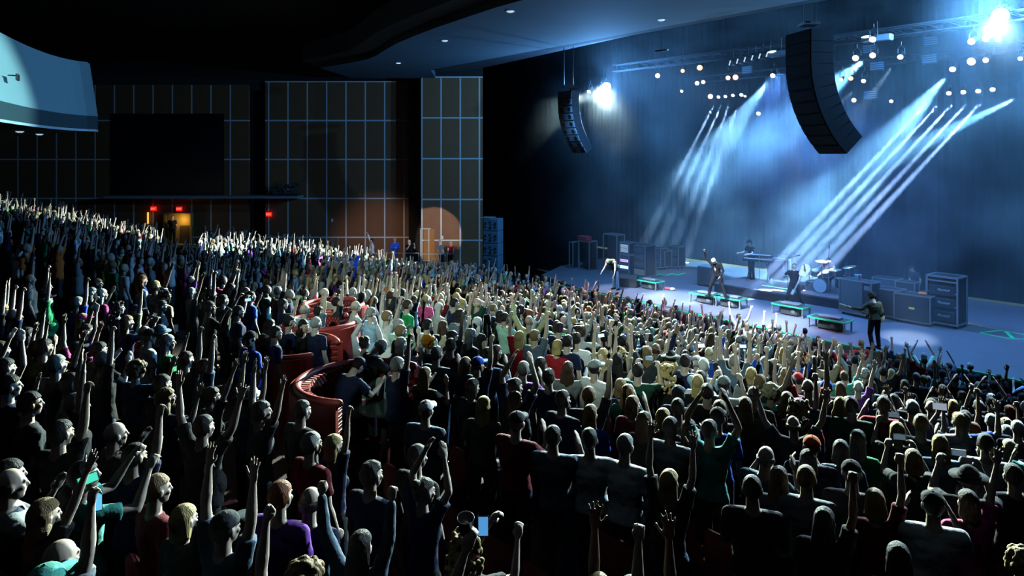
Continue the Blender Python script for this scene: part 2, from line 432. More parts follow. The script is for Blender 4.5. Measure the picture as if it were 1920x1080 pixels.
def hat_mb(r=.165):
    mb = MB(); mb.ell((0, -.012, .05), (.086, .105, .11), None, 24, 14, fn=lambda v: (1.0 if v.z < .75 else .93) if v.z > -.15 else .85)
    mb.tube([V3(0, -.012, .040), V3(0, -.012, .050)], [r, r], 28, caps=False)
    mb.tube([V3(0, -.012, .052), V3(0, -.012, .082)], [.098, .092], 24, mi=1, caps=False, flat=1.12, up=V3(0, 1, 0))
    return mb
_cache = {}
def skin_slots(me, J):
    """eyes, lips and brows as faces of the one body mesh"""
    n = len(me.polygons); c = np.empty(n*3); me.polygons.foreach_get('center', c); c = c.reshape(-1, 3)
    Hi = np.array(J['H'].transposed()); q = (c-np.array(J['hd'])) @ Hi.T
    mi = np.zeros(n, dtype=np.int32)
    for s in (-1, 1):
        d = np.hypot(q[:, 0]-s*.031, (q[:, 2]-.001)*1.7); mi[(d < .0105) & (q[:, 1] > .05)] = 1
    mi[(np.abs(q[:, 0]) < .024) & (np.abs(q[:, 2]+.053) < .010) & (q[:, 1] > .065)] = 2
    me.polygons.foreach_set('material_index', mi)
def get(kind, *key):
    k = (kind,)+key
    if k in _cache: return _cache[k]
    if kind == 'body':
        J = joints(key[0], key[1]); me = remesh(body_mb(J, key[1]), .0085, 2, 'person_body'); slots = 3
        for m in (SKIN[0], EYE, LIP): me.materials.append(m)
        skin_slots(me, J)
    elif kind == 'shirt':
        J = joints(key[0], key[1]); me = remesh(shirt_mb(J, key[1], key[2], key[3]), .014, 2, 'shirt'); wrinkle(me, .006); me.materials.append(CL)
    elif kind == 'trousers':
        J = joints('down', key[0]); me = remesh(trousers_mb(J, key[0], key[1]), .016, 1, 'trousers'); me.materials.append(CL)
    elif kind == 'shoes':
        J = joints('down', False); me = remesh(shoes_mb(J), .012, 1, 'shoes'); me.materials.append(CL)
    elif kind == 'hair':
        mbx = hair_mb(key[0]); me = remesh(mbx, .0075, 6 if key[0] == 'bigcurly' else 1, 'hair') if key[0] not in ('curly',) else remesh(mbx, .007, 1, 'hair'); me.materials.append(CL)
    elif kind == 'cap': me = cap_mb().mesh('cap', True); me.materials.append(CL)
    elif kind == 'hat': me = hat_mb().mesh('hat', True); me.materials.append(CL); me.materials.append(CL)
    _cache[k] = me; return me
def wrinkle(me, amt):
    n = len(me.vertices); co = np.empty(n*3); me.vertices.foreach_get('co', co); co = co.reshape(-1, 3)
    no = np.empty(n*3); me.vertices.foreach_get('normal', no); no = no.reshape(-1, 3)
    d = np.array([noise.noise(Vector((c[0]*9+c[2]*5, c[1]*9, c[2]*14-c[0]*6)))+.6*noise.noise(Vector((c[0]*22, c[1]*22, c[2]*11))) for c in co])
    co += no*(d*amt)[:, None]; me.vertices.foreach_set('co', co.ravel()); me.update()
SK = {'fair': (.58, .44, .36), 'tan': (.45, .32, .24), 'brown': (.21, .13, .09), 'pink': (.60, .40, .33)}
SKIN = [mat('skin_'+k, c, .55, spec=.35, noise_amt=.08, nscale=30) for k, c in SK.items()]
EYE = mat('eye_and_brow', (.03, .022, .018), .5); LIP = mat('lips', (.40, .15, .13), .5)
CL = mat('cloth_plain', (.1, .1, .1), .9)
HAIRC = {'dark': (.012, .010, .010), 'brown': (.06, .032, .018), 'blond': (.50, .36, .15), 'pale blond': (.70, .60, .38), 'grey': (.33, .33, .32),
 'white': (.70, .70, .68), 'auburn': (.22, .07, .025), 'orange': (.75, .26, .02), 'sandy': (.26, .17, .085)}
def hair_mat(c):
    nm = 'hair_'+c.replace(' ', '_')
    if nm in _mats: return _mats[nm]
    m = mat(nm, HAIRC[c], .62, noise_amt=.45, nscale=26, bump=.55, bscale=34, spec=.18)
    nt = m.node_tree; tc = next(n for n in nt.nodes if n.type == 'TEX_COORD'); mp = nt.nodes.new('ShaderNodeMapping'); mp.inputs['Scale'].default_value = (3.2, 3.2, .35)
    nt.links.new(tc.outputs['Object'], mp.inputs['Vector'])
    for n in nt.nodes:
        if n.type == 'TEX_NOISE': nt.links.new(mp.outputs[0], n.inputs['Vector'])
    return m
SHIRTC = {'black': (.008, .008, .010), 'navy': (.010, .016, .05), 'white': (.78, .80, .80), 'grey': (.24, .26, .27), 'teal': (.10, .42, .36), 'red': (.42, .018, .028),
 'maroon': (.13, .010, .018), 'blue': (.03, .10, .62), 'green': (.02, .30, .10), 'pink': (.72, .10, .30), 'purple': (.20, .06, .38), 'pale blue': (.36, .54, .72),
 'olive': (.22, .24, .07), 'charcoal': (.03, .034, .04), 'orange': (.70, .16, .03), 'light grey': (.46, .50, .50), 'mint': (.42, .72, .58), 'beige': (.45, .38, .28),
 'dark green': (.012, .06, .04), 'denim': (.06, .11, .20), 'yellow': (.6, .5, .12), 'pale yellow': (.55, .58, .30), 'slate': (.11, .16, .22), 'dull olive': (.05, .055, .03)}
def shirt_mat(c): return mat('cloth_'+c.replace(' ', '_'), SHIRTC[c], .88, noise_amt=.10, nscale=14, bump=.35, bscale=22, spec=.2)
def recol(o, ms):
    for i, m in enumerate(ms):
        if i < len(o.material_slots): o.material_slots[i].link = 'OBJECT'; o.material_slots[i].material = m
HAIR_TXT = {'short': 'short {} hair', 'spiky': 'tousled {} hair', 'crop': 'cropped {} hair', 'balding': 'balding {} hair', 'long': 'long {} hair', 'straight': 'long straight {} hair',
 'wavy': 'wavy {} hair', 'bob': '{} bob', 'pony': '{} ponytail', 'bun': '{} hair bun', 'curly': 'round curly {} hair', 'bigcurly': 'big curly {} hair', 'bald': 'bald head'}
SL_TXT = {'short': 'T-shirt', 'long': 'long-sleeved top', 'tank': 'sleeveless top'}
def make_person(loc, face, pose='down', hair=('short', 'dark'), shirt='black', sleeve='short', fem=False, skin=0, scale=1.0, fat=1.0, cap=None, hat=None,
                legs='black', legk='long', shoes=False, tilt=None, label=None, group=None):
    o = bpy.data.objects.new('person', get('body', pose, fem)); COL.objects.link(o)
    o.location = loc; o.rotation_euler = (0, 0, face); o.scale = (scale,)*3
    if tilt: o.rotation_euler = (tilt[0], tilt[1], face)
    recol(o, [SKIN[skin], EYE, LIP])
    def child(nm, me, ms, at=None):
        c = bpy.data.objects.new(nm, me); COL.objects.link(c); c.parent = o
        if at is not None: c.location = at
        recol(c, ms); return c
    hd = joints(pose, fem)['hd']
    if hair[0] != 'bald': child('hair', get('hair', hair[0]), [hair_mat(hair[1])], hd)
    if cap: child('cap', get('cap'), [shirt_mat(cap)], hd)
    if hat: child('hat', get('hat'), [shirt_mat(hat[0]), shirt_mat(hat[1])], hd)
    child('shirt', get('shirt', pose, fem, sleeve, fat), [shirt_mat(shirt)])
    child('trousers' if legk != 'skirt' else 'skirt', get('trousers', fem, legk), [shirt_mat(legs)])
    if shoes: child('shoes', get('shoes'), [shirt_mat('black')])
    o['category'] = 'person'
    if label: o['label'] = label
    if group: o['group'] = group
    return o
# ------------------------------------------------------------------ the hall
def panel_mat(name, base, joint, w, h, ox, oz, jw=.05):
    """wood sheets with pale metal joint strips between them (object x and z)"""
    m, nt, b = principled(name); N = nt.nodes; L = nt.links
    tc = N.new('ShaderNodeTexCoord'); sp = N.new('ShaderNodeSeparateXYZ'); L.new(tc.outputs['Object'], sp.inputs[0])
    def M(op, a, c, v=None):
        n = N.new('ShaderNodeMath'); n.operation = op
        for i, q in enumerate((a, c)):
            if q is None: continue
            if isinstance(q, (int, float)): n.inputs[i].default_value = q
            else: L.new(q, n.inputs[i])
        return n.outputs[0]
    def line(src, off, per):
        s = M('ADD', src, off); s = M('DIVIDE', s, per); s = M('FRACT', s, None); s = M('SUBTRACT', s, .5); s = M('ABSOLUTE', s, None)
        return M('GREATER_THAN', s, .5-jw/per/2)
    ln = M('MAXIMUM', line(sp.outputs[0], ox, w), line(sp.outputs[2], oz, h))
    n = N.new('ShaderNodeTexNoise'); n.inputs['Scale'].default_value = 2.2; n.inputs['Detail'].default_value = 6; L.new(tc.outputs['Object'], n.inputs['Vector'])
    mx = N.new('ShaderNodeMix'); mx.data_type = 'RGBA'; mx.inputs['A'].default_value = (*[c*.8 for c in base], 1); mx.inputs['B'].default_value = (*[min(1, c*1.15) for c in base], 1)
    L.new(n.outputs['Fac'], mx.inputs['Factor'])
    m2 = N.new('ShaderNodeMix'); m2.data_type = 'RGBA'; L.new(ln, m2.inputs['Factor']); L.new(mx.outputs['Result'], m2.inputs['A']); m2.inputs['B'].default_value = (*joint, 1)
    L.new(m2.outputs['Result'], b.inputs['Base Color']); b.inputs['Roughness'].default_value = .6
    return m
WY = 42.7
k = WY/F
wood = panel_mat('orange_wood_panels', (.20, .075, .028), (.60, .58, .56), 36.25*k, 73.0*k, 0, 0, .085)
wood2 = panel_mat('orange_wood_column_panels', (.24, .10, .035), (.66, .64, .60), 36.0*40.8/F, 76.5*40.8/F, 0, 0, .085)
dark = mat('dark_wall', (.020, .012, .010), .9, noise_amt=.1)
black = mat('black_drape', (.006, .006, .008), .95, bump=.6, bscale=3)
def wallbox(name, x0, x1, y0, y1, z0, z1, m, ox=None, oz=None):
    """origin put on a joint crossing so the sheets line up"""
    ox = x0 if ox is None else ox; oz = z0 if oz is None else oz
    o = MB().box(((x0+x1)/2-ox, (y0+y1)/2-y0, (z0+z1)/2-oz), (x1-x0, y1-y0, z1-z0)).build(name, m, loc=(ox, y0, oz)); return structure(o)
def XW(px, Y=WY): return (px-CX)/F*Y
def ZW(py, Y=WY): return CZ-(py-HY)/F*Y
jx, jz = XW(685), ZW(299)
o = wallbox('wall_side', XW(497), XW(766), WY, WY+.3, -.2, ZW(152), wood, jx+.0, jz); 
wallbox('wall_side_recess', XW(465), XW(497), WY+1.0, WY+1.2, -.2, 14, dark)
wallbox('wall_side_rear', -62, XW(465), WY+.05, WY+.35, -.2, ZW(159), wood, jx, jz)
wallbox('wall_side_upper', -62, XW(905), WY+.25, WY+.5, ZW(159)-.3, 16, dark)
Yc = 40.8
wallbox('wall_column_return', XW(790, Yc)-.05, XW(790, Yc), Yc, WY+.3, -.2, ZW(143, Yc), dark)
wallbox('wall_side_gap', XW(766), XW(790, Yc)+.1, WY+.12, WY+.3, -.2, 14, dark)
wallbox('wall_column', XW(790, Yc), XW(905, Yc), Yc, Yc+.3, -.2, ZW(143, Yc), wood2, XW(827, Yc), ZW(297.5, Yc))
wallbox('wall_column_top', XW(790, Yc), XW(905, Yc), Yc+.3, WY+.3, ZW(143, Yc)-.2, 14, dark)
# low door leaf and its jog in the joints beside the platform
d = empty('door_1', (XW(795, Yc), Yc-.06, .8)); d['kind'] = 'structure'
orange = mat('lit_orange_door', (.40, .16, .02), .6)
mt = mat('pale_metal', (.6, .6, .6), .45, .3)
MB().box((XW(805, Yc)-XW(795, Yc), 0, (ZW(430, Yc)-.8)/2), (.62, .06, ZW(430, Yc)-.8)).build('door_leaf', orange, d)
jm = MB()
for x in (XW(789, Yc), XW(804.5, Yc)): jm.box((x-XW(795, Yc), -.04, (ZW(430, Yc)-.8)/2), (.05, .04, ZW(430, Yc)-.8))
jm.box((0.1, -.04, ZW(428.5, Yc)-.8), (.62, .04, .05)); jm.box((.1, -.045, ZW(450, Yc)-.8), (.55, .04, .04)); jm.box((.1, -.045, ZW(488, Yc)-.8), (.55, .04, .04)); jm.build('door_trim', mt, d)
# switch plates
for (px, py, Y, w_) in ((623, 413, WY, 'on dark panel between joints left of lit corner'), (829.5, 445, Yc, 'on the lit orange corner wall panel')):
    t = empty('wall_plate', (XW(px, Y), Y-.03, ZW(py, Y)), 0, 'small pale switch plate '+w_, 'switch')
    MB().box((0, 0, 0), (.12, .02, .19), bev=.01).build('plate', mat('switch_white', (.7, .7, .7), .5), t)
    MB().box((0, -.015, 0), (.04, .015, .08)).build('toggle', mat('switch_white', (.7, .7, .7), .5), t)
# control-room opening and planter ledge on the far wall
lx0, lx1 = XW(200, 41.6), XW(560, 41.6); lz = ZW(368, 41.6)
structure(MB().box(((lx0+lx1)/2, 41.9, lz-.05), (lx1-lx0, 1.3, .14)).build('trim_ledge', mat('ledge_grey', (.30, .26, .26), .7)))
structure(MB().box(((XW(212)+XW(420))/2, WY-.02, (ZW(213)+ZW(366))/2), (XW(420)-XW(212), .1, ZW(213)-ZW(366))).build('window_1', mat('dark_glass', (.004, .004, .007), .35)))
rp = random.Random(3)
pl = MB()
for i in range(170):
    c = V3(XW(512+rp.random()*46, 41.8), 41.7+rp.random()*.4, lz+.05+rp.random()*.75); a = rp.uniform(0, 6.28)
    q = V3(math.cos(a)*.16, math.sin(a)*.08, .06); w_ = V3(-.03, .03, .05)
    pl.add([c-q*.5, c+w_, c+q, c-w_], [(0, 1, 2, 3)])
t = empty('ledge_plants', ((XW(535, 41.8)), 41.9, lz+.02), 0, 'dim leafy planting on the dark wall ledge', 'plant')
f = pl.build('foliage', mat('dim_leaf', (.05, .07, .06), .7), None); f.parent = t; f.location = -t.location
MB().box((0, 0, .06), (1.55, .4, .16), bev=.02).build('planter', dark, t)
# exit doorway with yellow light, door frame and figure
dx0, dx1 = XW(313), XW(362); dzt, dzb = ZW(400), ZW(456)
ROOMY = WY-.9
yel = mat('yellow_corridor_wall', (.55, .34, .07), .8); brown = mat('corridor_dark', (.10, .06, .02), .8)
s_ = MB(); s_.box(((dx0+dx1)/2, WY-.08, (dzb+dzt)/2), (dx1-dx0, .06, dzt-dzb)); structure(s_.build('wall_corridor', yel))
structure(MB().box((XW(352), WY-.16, ZW(440)), (XW(362)-XW(339), .08, ZW(421)-ZW(456))).build('door_2', brown))
structure(MB().box(((dx0+dx1)/2+.2, WY-.35, dzb-.1), (dx1-dx0+1.2, .9, .2)).build('floor_corridor', yel))
tm = MB()
for x in (dx0, dx1): tm.box((x, WY-.2, (dzb+dzt)/2), (.07, .34, dzt-dzb))
tm.box(((dx0+dx1)/2, WY-.2, dzt), (dx1-dx0, .34, .07)); structure(tm.build('trim_doorway', mat('doorway_trim', (.5, .3, .06), .7)))
structure(MB().box((XW(279), WY-.1, ZW(409)), (.07, .06, ZW(398)-ZW(420))).build('door_gap_glow', mat('door_gap_light', (.8, .45, .06), .6, emit=1.2, ecol=(1, .6, .1))))  # glowing strip stands in for light coming through the door gap
point('corridor_lamp', (XW(347), WY-.5, ZW(412)), 14, (1, .68, .22), .2)
ex = mat('exit_red', (.6, .01, .005), .5, emit=.9, ecol=(1, .02, .01)); exl = mat('exit_letters', (.9, .2, .15), .5, emit=1.6, ecol=(1, .25, .18))
def text_mesh(name, s, size, m, parent, loc, rot=(math.pi/2, 0, 0), ext=.004, shear=0.0):
    c = bpy.data.curves.new(name, 'FONT'); c.body = s; c.size = size; c.shear = shear; c.align_x = 'CENTER'; c.align_y = 'CENTER'; c.extrude = ext
    o = bpy.data.objects.new(name, c); COL.objects.link(o); dg = bpy.context.evaluated_depsgraph_get(); dg.update()
    me = bpy.data.meshes.new_from_object(o.evaluated_get(dg)); bpy.data.objects.remove(o); me.materials.clear(); me.materials.append(m)
    q = bpy.data.objects.new(name, me); COL.objects.link(q); q.parent = parent; q.location = loc; q.rotation_euler = rot; return q
for px, py, w_ in ((290, 391, 'above the thin strip of yellow light'), (338, 391.5, 'over the yellow doorway'), (505.5, 401.5, 'alone on dark wall between doorway and panels')):
    t = empty('exit_sign', (XW(px), WY-.14, ZW(py)), 0, 'red glowing exit sign '+w_, 'exit sign')
    MB().box((0, 0, 0), (.36, .08, .27), bev=.01).build('sign_box', ex, t); text_mesh('lettering', 'EXIT', .15, exl, t, (0, -.045, 0))
    MB().box((0, .06, .15), (.05, .1, .06)).build('mount', dark, t)
o = make_person((XW(329.5), WY-.42, ZW(455)-.0), .15, 'down', ('crop', 'grey'), 'black', 'short', False, 1, .99, 1.13, legs='black', shoes=True, cap='grey',
                label='person in black standing in yellow doorway, pale cap, seen from behind')

# ceiling
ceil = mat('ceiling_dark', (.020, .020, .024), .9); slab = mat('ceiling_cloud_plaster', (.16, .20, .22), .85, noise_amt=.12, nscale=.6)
structure(MB().box((-15, 20, 15.6), (110, 80, .3)).build('ceiling', ceil))
HA, HB = uv(2.3, -9), uv(1.9, 26)
def C12(px, py, z=12.0): Y = F*(CZ-z)/(py-HY); return ((px-CX)/F*Y, Y)
outer = [(-9.6, 41.0), C12(600, 128), C12(655, 118), C12(690, 111), C12(706, 104), C12(725, 92), C12(745, 81), C12(780, 66), C12(820, 51), C12(870, 34), C12(930, 14), C12(980, 0), (2.5, 17.6), (6.2, 13.6), (11, 10)]
poly = outer+[(19.5, 6.0), (HA.x, HA.y), (HB.x, HB.y), (-4.6, 41.0)]
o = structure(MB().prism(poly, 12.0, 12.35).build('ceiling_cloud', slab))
def shift(poly, d): return [(x-d*.85, y-d*.35) for x, y in poly]
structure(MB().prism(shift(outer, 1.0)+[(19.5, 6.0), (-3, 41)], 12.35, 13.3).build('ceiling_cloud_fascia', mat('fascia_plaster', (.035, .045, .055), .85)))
# header above the stage opening
hd = [(HA.x, HA.y), (HB.x, HB.y), (HB.x+.3, HB.y+.3), (HA.x+.3, HA.y+.3)]
structure(MB().prism([hd[0], hd[1], hd[2], hd[3]], 12.0, 15.5).build('wall_header', mat('header_black', (.010, .012, .016), .9)))
# recessed downlights in the cloud and in the dark ceiling
lm = mat('downlight_rim', (.7, .75, .8), .3, .6, emit=.5, ecol=(.6, .8, 1)); ln_ = mat('downlight_lens', (.5, .6, .7), .3, emit=.7, ecol=(.6, .85, 1))
DL = [(957, 21, 12, 'near the curved ceiling edge'), (834, 76, 12, 'halfway along the curved ceiling'), (747, 118, 12, 'over the panelled wall'), (1240, 37, 12, 'near the stage header')]
for px, py, z, w_ in DL:
    p = Pz(px, py, z); t = empty('downlight', (p.x, p.y, z-.01), 0, 'tiny recessed ceiling downlight '+w_, 'ceiling light')
    MB().cyl((0, 0, -.012), (0, 0, .01), .13, seg=20).build('rim', lm, t); MB().cyl((0, 0, -.03), (0, 0, -.012), .08, seg=16).build('lens', ln_, t)
p = Pz(1241, 95, 11.4); t = empty('ceiling_fixture', tuple(p), -.9, 'pale slim fixture hung under header left of stage lamps', 'lamp')
MB().box((0, 0, 0), (.62, .12, .07), bev=.02).build('housing', mat('fixture_pale', (.6, .65, .7), .4), t); MB().cyl((0, 0, .03), (0, 0, .6), .012).build('hanger', dark, t)

# balcony box at the upper left
bal = mat('balcony_plaster', (.36, .50, .50), .8); bdk = mat('balcony_band', (.05, .085, .09), .8); btr = mat('balcony_trim', (.75, .82, .85), .5)
def arc(off, n=16):
    pts = []
    for i in range(n+1):
        t = i/n; px = -90+t*270; dz = .9; yy = 214+30*math.sin(min(1, max(0, (px+60)/240))*1.45); Y = F*dz/(HY-yy)
        a = P(px, 0, Y); pts.append(Vector((a.x-off*.55, a.y+off*.45, 0)))
    return pts
zb = CZ+.9
A0 = arc(0); A1 = arc(.02)
def band(name, z0, z1, o0, o1, m):
    mb = MB(); lo, hi = arc(o0), arc(o1); n = len(lo)
    vs = [(p.x, p.y, z0) for p in lo]+[(p.x, p.y, z1) for p in hi]; bk = [(p.x-.15, p.y+.35, z0) for p in lo]+[(p.x-.15, p.y+.35, z1) for p in hi]
    mb.add(vs+bk, [(i, i+1, n+i+1, n+i) for i in range(n-1)]+[(2*n+i+1, 2*n+i, 3*n+i, 3*n+i+1) for i in range(n-1)]+[(n+i, n+i+1, 3*n+i+1, 3*n+i) for i in range(n-1)]+[(i+1, i, 2*n+i, 2*n+i+1) for i in range(n-1)])
    return mb.build(name, m, smooth=False)
structure(band('balcony_front_band', zb, zb+.46, 0, 0, bdk))
structure(band('balcony_trim_strip', zb-.05, zb+.02, -.03, -.03, btr))
structure(band('balcony_fascia', zb+.46, zb+2.3, .0, 1.0, bal))
lo = arc(0); n = len(lo)
structure(MB().add([(p.x, p.y, zb-.02) for p in lo]+[(-34, 13, zb-.02), (-34, 40, zb-.02)], [tuple(range(n))+(n+1, n)]).build('ceiling_under_balcony', bal))
for px, py, w_ in ((37, 246, 'nearer the trim strip'), (74, 251, 'closer to dark wall')):
    p = Pz(px, py, zb-.02); t = empty('downlight', (p.x, p.y, zb-.04), 0, 'small bright downlight under the pale balcony '+w_, 'ceiling light')
    MB().cyl((0, 0, -.01), (0, 0, .02), .12).build('rim', lm, t); MB().cyl((0, 0, -.03), (0, 0, -.01), .08).build('lens', ln_, t)
q = A0[8]
t = empty('wall_bracket', tuple(P(33, 145, 16.9)), 0.5, 'small dark bracket on the lit balcony front', 'bracket')
MB().box((0, 0, 0), (.05, .3, .16), bev=.01).build('plate', mat('bracket_dark', (.02, .02, .02), .6), t); MB().box((-.1, 0, .04), (.2, .03, .03)).build('arm', mat('bracket_dark', (.02, .02, .02), .6), t)
bc = P(10, 178, 15.6)
spot('balcony_beam', (6, 8.0, 10.5), tuple(bc), 34000, (.46, .92, 1.0), 14.5, .6, .1)

# ------------------------------------------------------------------ audience floor: stepped rows
carpet = mat('dark_red_carpet', (.030, .006, .008), .95, noise_amt=.3, nscale=3)
fm = MB(); vv_ = [-12+i*2.0 for i in range(34)]
nrow = int(37/ROW)
for r in range(-1, nrow):
    ua, ub = r*ROW, (r+1)*ROW; uc = (r+.5)*ROW
    za = [fz_s(uc, v) for v in vv_]; zp = [fz_s(uc+ROW, v) for v in vv_]
    for i in range(len(vv_)-1):
        a, b, c, e = uv(ua, vv_[i], za[i]), uv(ua, vv_[i+1], za[i+1]), uv(ub, vv_[i+1], za[i+1]), uv(ub, vv_[i], za[i])
        fm.add([a, b, c, e], [(0, 1, 2, 3)]); fm.add([e, c, V3(c.x, c.y, zp[i+1]), V3(e.x, e.y, zp[i])], [(0, 1, 2, 3)])
structure(fm.build('floor', carpet))
structure(MB().box((0, 20, -1.5), (140, 100, .2)).build('floor_base', dark))

# raised platform along the side wall with its rail
plat = mat('platform_grey', (.10, .14, .15), .8)
structure(MB().box((-5.4, 40.4, .2), (8.4, 4.6, 1.1)).build('floor_platform', plat))
structure(MB().box((-5.4, 38.08, .78), (8.4, .05, .12)).build('trim_platform', mat('platform_edge', (.55, .6, .6), .6)))
rail = mat('rail_metal', (.45, .5, .52), .35, .7)
def railing(name, pts, label, H=1.0):
    t = empty(name, tuple(pts[0]), 0, label, 'railing'); o0 = Vector(pts[0])
    for p in pts: MB().cyl(Vector(p)-o0, Vector(p)-o0+V3(0, 0, H), .025, seg=8).build('post', rail, t)
    for h in (H, H*.5): MB().tube([Vector(p)-o0+V3(0, 0, h) for p in pts], .022, 8).build('bar', rail, t)
railing('railing', [P(722, 300, 39.2)*1.0+V3(0, 0, .75-P(722, 300, 39.2).z), V3(XW(756, 39.2), 39.2, .75), V3(XW(785, 39.2), 39.2, .75)], 'metal railing before the suited man at the panelled wall')
railing('railing', [V3(XW(790, 38.8), 38.8, .75), V3(XW(826, 38.8), 38.8, .75), V3(XW(852, 38.8), 38.8, .75)], 'metal railing crossing the lit orange corner')
railing('railing', [V3(XW(695, 39.0), 39.0, .75), V3(XW(716, 39.0), 39.0, .75)], 'short metal railing behind the man in white shirt')
FR = dict(shoes=True)
def wp(px, py_feet, Y): return (XW(px, Y), Y, .75)
make_person(wp(740, 500, 40.3), 3.6, 'crossed', ('crop', 'grey'), 'blue', 'long', False, 0, 1.0, 1.0, legs='blue', shoes=True, label='person in bright blue suit standing behind railing, arms folded')
make_person(wp(767, 500, 39.7), 3.9, 'clap', ('bald', 'dark'), 'black', 'short', False, 0, .98, 1.13, legs='black', legk='short', shoes=True, label='bald person in black T-shirt and shorts clapping by the railing end')
make_person(wp(830, 505, 39.6), -.9, 'down', ('short', 'grey'), 'slate', 'short', False, 0, 1.0, 1.0, legs='navy', shoes=True, tilt=(.12, 0), label='person in blue-grey polo leaning at the orange corner wall railing')
make_person(wp(845, 507, 39.6), .8, 'down', ('bob', 'blond'), 'red', 'tank', True, 0, .93, 1.0, legs='black', shoes=True, label='person with blond bob in red top beside the blue-grey polo')
make_person(wp(697, 500, 39.6), 2.0, 'phone_high', ('short', 'dark'), 'white', 'long', False, 0, 1.03, 1.13, legs='black', shoes=True, label='large person in white shirt filming against lit orange panels')
make_person((XW(911, 37.4), 37.4, .75), -.8, 'phone', ('wavy', 'sandy'), 'beige', 'short', True, 0, .97, 1.0, legs='denim', shoes=True, label='person with camera beside the tall speaker stack at stage side')
structure(MB().box((XW(911, 37.4), 37.6, .2), (1.6, 1.0, 1.1)).build('floor_camera_stand', plat))
spot('wall_follow_beam', (-9, 9, 13.0), (XW(815, Yc), Yc, ZW(440, Yc)), 24000, (1.0, .96, .90), 5.6, .12, .05)
spot('wall_wash', (-3, 22, 11.5), (XW(705), WY, ZW(452)), 5500, (1, .93, .84), 16, 1.0, .1)

# ------------------------------------------------------------------ booths
BOOTHS = [(-2.05, 9.45, .95), (-3.72, 11.55, .80), (-3.72, 13.35, .72), (-3.9, 14.9, .7)]
def quilt_mat():
    m, nt, b = principled('quilted_red'); N, L = nt.nodes, nt.links
    tc = N.new('ShaderNodeTexCoord'); w1 = N.new('ShaderNodeTexWave'); w2 = N.new('ShaderNodeTexWave')
    hs = []
    for ww, rot in ((w1, .785), (w2, -.785)):
        mp = N.new('ShaderNodeMapping'); mp.inputs['Rotation'].default_value = (0, 0, rot); L.new(tc.outputs['UV'], mp.inputs['Vector'])
        L.new(mp.outputs[0], ww.inputs['Vector']); ww.inputs['Scale'].default_value = 2.1; ww.inputs['Distortion'].default_value = 0
        p = N.new('ShaderNodeMath'); p.operation = 'POWER'; L.new(ww.outputs['Fac'], p.inputs[0]); p.inputs[1].default_value = .18; hs.append(p.outputs[0])
    mu = N.new('ShaderNodeMath'); mu.operation = 'MULTIPLY'; L.new(hs[0], mu.inputs[0]); L.new(hs[1], mu.inputs[1])
    bp = N.new('ShaderNodeBump'); bp.inputs['Strength'].default_value = 1; bp.inputs['Distance'].default_value = .03; L.new(mu.outputs[0], bp.inputs['Height']); L.new(bp.outputs[0], b.inputs['Normal'])
    cr = N.new('ShaderNodeMix'); cr.data_type = 'RGBA'; cr.inputs['A'].default_value = (.08, .008, .008, 1); cr.inputs['B'].default_value = (.42, .05, .035, 1); L.new(mu.outputs[0], cr.inputs['Factor'])
    L.new(cr.outputs['Result'], b.inputs['Base Color']); b.inputs['Roughness'].default_value = .5; return m
QM = quilt_mat(); RED = mat('booth_leather', (.30, .028, .022), .5, noise_amt=.15)
def arcwall(r0, r1, z0, z1, a0, a1, n=40, lip=0.0, uvs=False):
    mb = MB(); vs = []
    for i in range(n+1):
        a = a0+(a1-a0)*i/n; c, s_ = math.cos(a), math.sin(a)
        vs += [(r0*c, r0*s_, z0), (r1*c, r1*s_, z0), (r1*c, r1*s_, z1), (r0*c, r0*s_, z1)]
    fs = [(3, 2, 1, 0), (4*n, 4*n+1, 4*n+2, 4*n+3)]
    for i in range(n):
        for k in range(4):
            j = (k+1) % 4; fs.append((4*i+k, 4*i+j, 4*i+4+j, 4*i+4+k))
    return mb.add(vs, fs)
def booth(c, ztop, label, a0, a1, r=.95, table=True):
    fz = floor_z(*c)-.1; t = empty('booth', (c[0], c[1], fz), 0, label, 'booth seat', None); H = ztop-fz
    arcwall(r-.05, r+.04, 0, H-.03, a0, a1).build('outer_shell', RED, t)
    q = arcwall(r-.22, r-.05, .45, H-.04, a0+.03, a1-.03).build('backrest', QM, t)
    ul = q.data.uv_layers.new(name='UVMap')
    for l in q.data.loops:
        v = q.data.vertices[l.vertex_index].co; ul.data[l.index].uv = (math.atan2(v.y, v.x)*r*2.2, v.z*2.2)
    pts = [V3(math.cos(a0+(a1-a0)*i/30)*(r-.06), math.sin(a0+(a1-a0)*i/30)*(r-.06), H-.02) for i in range(31)]
    MB().tube(pts, .055, 10).build('top_roll', mat('booth_roll', (.38, .05, .04), .45), t, smooth=True)
    arcwall(r-.62, r-.06, .0, .46, a0+.05, a1-.05).build('seat', RED, t)
    return t
booth(BOOTHS[0][:2], 4.18, 'nearest curved red quilted booth, beside the bottle table', math.radians(48), math.radians(262))
booth(BOOTHS[1][:2], 4.08, 'curved red booth beside the person in blue polo', math.radians(20), math.radians(310), .80)
booth(BOOTHS[2][:2], 4.05, 'farther red booth with tall rounded end seen edge on', math.radians(60), math.radians(360), .72)
booth(BOOTHS[3][:2], 4.05, 'dark red booth back beyond the other booths', math.radians(60), math.radians(360), .70)
# cross-aisle landing and stair treads, their lit look put into the pale colour
land = mat('landing_grey', (.16, .20, .20), .8)
for i, (px0, px1, py) in enumerate(((385, 442, 722), (390, 440, 706), (393, 438, 694))):
    z = 2.75+.12*i; a = Pz((px0+px1)/2, py, z); w_ = (px1-px0)/F*a.y
    structure(MB().box((a.x, a.y, z-.06), (w_, .30, .12)).build('floor_step', mat('step_lit_tone', (.42, .52, .52), .8)))
a = Pz(265, 526, 2.5); structure(MB().box((a.x, a.y, 2.42), (68/F*a.y, .35, .16)).build('floor_landing', mat('step_lit_tone', (.42, .52, .52), .8)))
